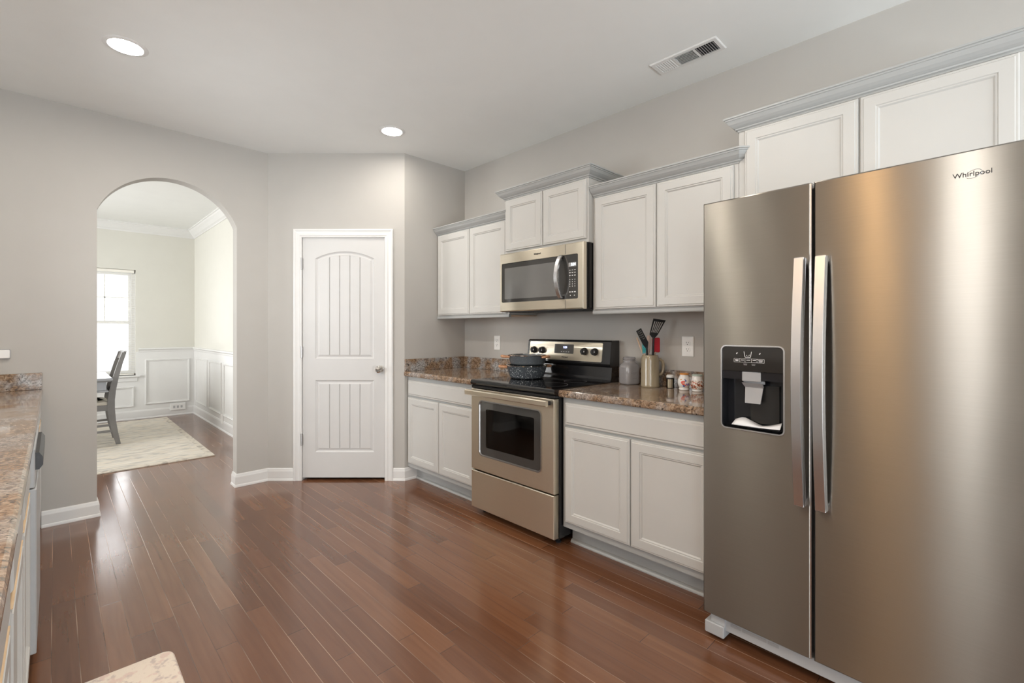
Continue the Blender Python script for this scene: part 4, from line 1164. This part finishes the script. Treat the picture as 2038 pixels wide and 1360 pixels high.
outlet((XW, 2.986, 1.150), RZ, 'white duplex outlet on the wall above the countertop by the pots')
t = thing('wall_outlet', 'wide white outlet plate low on the dining wall under the wainscot panel', 'outlet', (1.300, YD - .014, .125))
obj('cover_plate', plate(BM(), rrect(-.095, .095, -.050, .050, .005), -.012, .002, .004), 'white_plastic', t)
bm = BM()
for x in (-.045, 0, .045): box(bm, x - .012, x + .012, -.0128, -.0118, -.018, .018)
obj('receptacle', bm, 'grey_light', t)
t = thing('wall_outlet', 'small white outlet box on the dining baseboard beside the arch jamb', 'outlet', (XD - .014, 6.70, .145), RZ)
obj('cover_plate', plate(BM(), rrect(-.038, .038, -.055, .055, .004), -.012, .006, .004), 'white_plastic', t)

# ================================================================== RUGS AND DINING FURNITURE
rg_ = thing('area_rug', 'faded cream and grey area rug under the dining table', 'rug', (0, 0, 0))
obj('field', B(-1.90 + .06, 1.15 - .06, 5.43 + .06, 8.25 - .06, .002, .0105), 'rug', rg_)
bm = BM()
loops(bm, [[(x0_, y0_, z) for x0_, y0_ in ((-1.90 + i, 5.43 + i), (1.15 - i, 5.43 + i), (1.15 - i, 8.25 - i), (-1.90 + i, 8.25 - i))] for i, z in ((.06, .001), (0, .001), (0, .008), (.003, .010), (.06, .010))], False, False)
obj('border', bm, 'rug_edge', rg_)
mt = thing('floor_mat', 'pale pink and cream plush mat on the floor by the sink cabinets', 'mat', (0, 0, 0))
poly = rrect(-.14, .330, 1.45, 2.250, .035, 6)
bm = loops(BM(), [[(x, y, z) for x, y in p_] for p_, z in ((poly, .001), (offset(poly, -.003), .006), (offset(poly, .002), .014), (offset(poly, .010), .017))])
obj('pile', bm, 'mat', mt, True)

ch = thing('dining_chair', 'grey painted dining chair with cream seat at the dining table end', 'chair', (.2, 6.90, .011))
def CH(bm): bmesh.ops.translate(bm, verts=bm.verts, vec=(-.2, -6.90, -.011)); return bm
def post(y):
    c = [(.500, .011), (.474, .14), (.452, .27), (.440, .40), (.440, .50), (.452, .60), (.478, .74), (.512, .88), (.550, 1.012)]
    wv = [.021, .024, .028, .031, .031, .028, .025, .022, .019]
    return loops(BM(), [[(x - w_, y - .016, z), (x + w_, y - .016, z), (x + w_, y + .016, z), (x - w_, y + .016, z)] for (x, z), w_ in zip(c, wv)])
YN, YF_ = 6.690, 7.110
for y in (YN, YF_): obj('back_post', CH(post(y)), 'chair', ch, True)
def bow(z0, z1, x, dx):
    bm = BM(); r_ = []
    for k in range(9):
        f = k / 8; y = YN + (YF_ - YN) * f; b = .022 * math.sin(PI * f)
        r_.append([(x + b - .010, y, z0), (x + b + .010, y, z0), (x + dx + b + .010, y, z1), (x + dx + b - .010, y, z1)])
    return loops(bm, r_)
obj('top_rail', CH(bow(.935, 1.022, .528, .028)), 'chair', ch, True)
obj('lower_rail', CH(bow(.560, .610, .448, .014)), 'chair', ch, True)
for k in range(3):
    y = YN + (YF_ - YN) * (k + 1) / 4
    bm = loops(BM(), [[(x - .007, y - .022, z), (x + .007, y - .022, z), (x + .007, y + .022, z), (x - .007, y + .022, z)] for x, z in ((.470, .60), (.490, .70), (.520, .82), (.550, .945))])
    obj('back_slat', CH(bm), 'chair', ch, True)
for y in (YN, YF_):
    obj('leg', CH(loops(BM(), [[(x - q, y - q, z), (x + q, y - q, z), (x + q, y + q, z), (x - q, y + q, z)] for x, z, q in ((.03, .011, .014), (.03, .42, .020))])), 'chair', ch)
bm = BM()
box(bm, .02, .435, YN - .012, YN + .010, .385, .445); box(bm, .02, .435, YF_ - .010, YF_ + .012, .385, .445)
box(bm, .012, .034, YN, YF_, .385, .445); box(bm, .43, .45, YN, YF_, .385, .445)
obj('seat_frame', CH(bm), 'chair', ch)
poly = rrect(.005, .425, YN - .008, YF_ + .008, .03, 5)
bm = loops(BM(), [[(x, y, z) for x, y in p_] for p_, z in ((poly, .446), (offset(poly, -.004), .460), (offset(poly, .004), .478), (offset(poly, .03), .490), (offset(poly, .09), .495))])
obj('seat', CH(bm), 'cushion', ch, True)
for y in (YN, YF_):
    for z in (.16, .225): obj('stretcher', CH(B(.03, .462, y - .009, y + .009, z - .012, z + .012)), 'chair', ch)

tb = thing('dining_table', 'grey painted dining table with moulded edge and dark turned legs', 'table', (-.55, 7.0, .011))
def TB(bm): bmesh.ops.translate(bm, verts=bm.verts, vec=(.55, -7.0, -.011)); return bm
TX0, TX1, TY0, TY1 = -1.55, .440, 6.47, 7.45
poly = rect(TX0, TX1, TY0, TY1)
bm = loops(BM(), [[(x, y, z) for x, y in p_] for p_, z in ((offset(poly, .020), .712), (offset(poly, .004), .722), (poly, .730), (poly, .746), (offset(poly, .006), .752))])
obj('top', TB(bm), 'table', tb)
poly2 = offset(poly, .045)
bm = loops(BM(), [[(x, y, z) for x, y in p_] for p_, z in ((offset(poly2, .010), .600), (offset(poly2, -.012), .606), (offset(poly2, -.012), .618), (offset(poly2, .004), .626), (offset(poly2, .004), .712))])
obj('apron', TB(bm), 'table', tb)
lp = [(.020, .011), (.030, .016), (.034, .03), (.024, .045), (.030, .062), (.052, .085), (.056, .11), (.040, .14), (.030, .18), (.034, .35), (.044, .48), (.036, .53), (.044, .55), (.044, .62)]
for x, y in ((.262, 6.60), (.262, 7.32), (-1.43, 6.60), (-1.43, 7.32)):
    obj('leg', TB(lathe(BM(), lp, x, y, 20)), 'table_dark', tb, True)
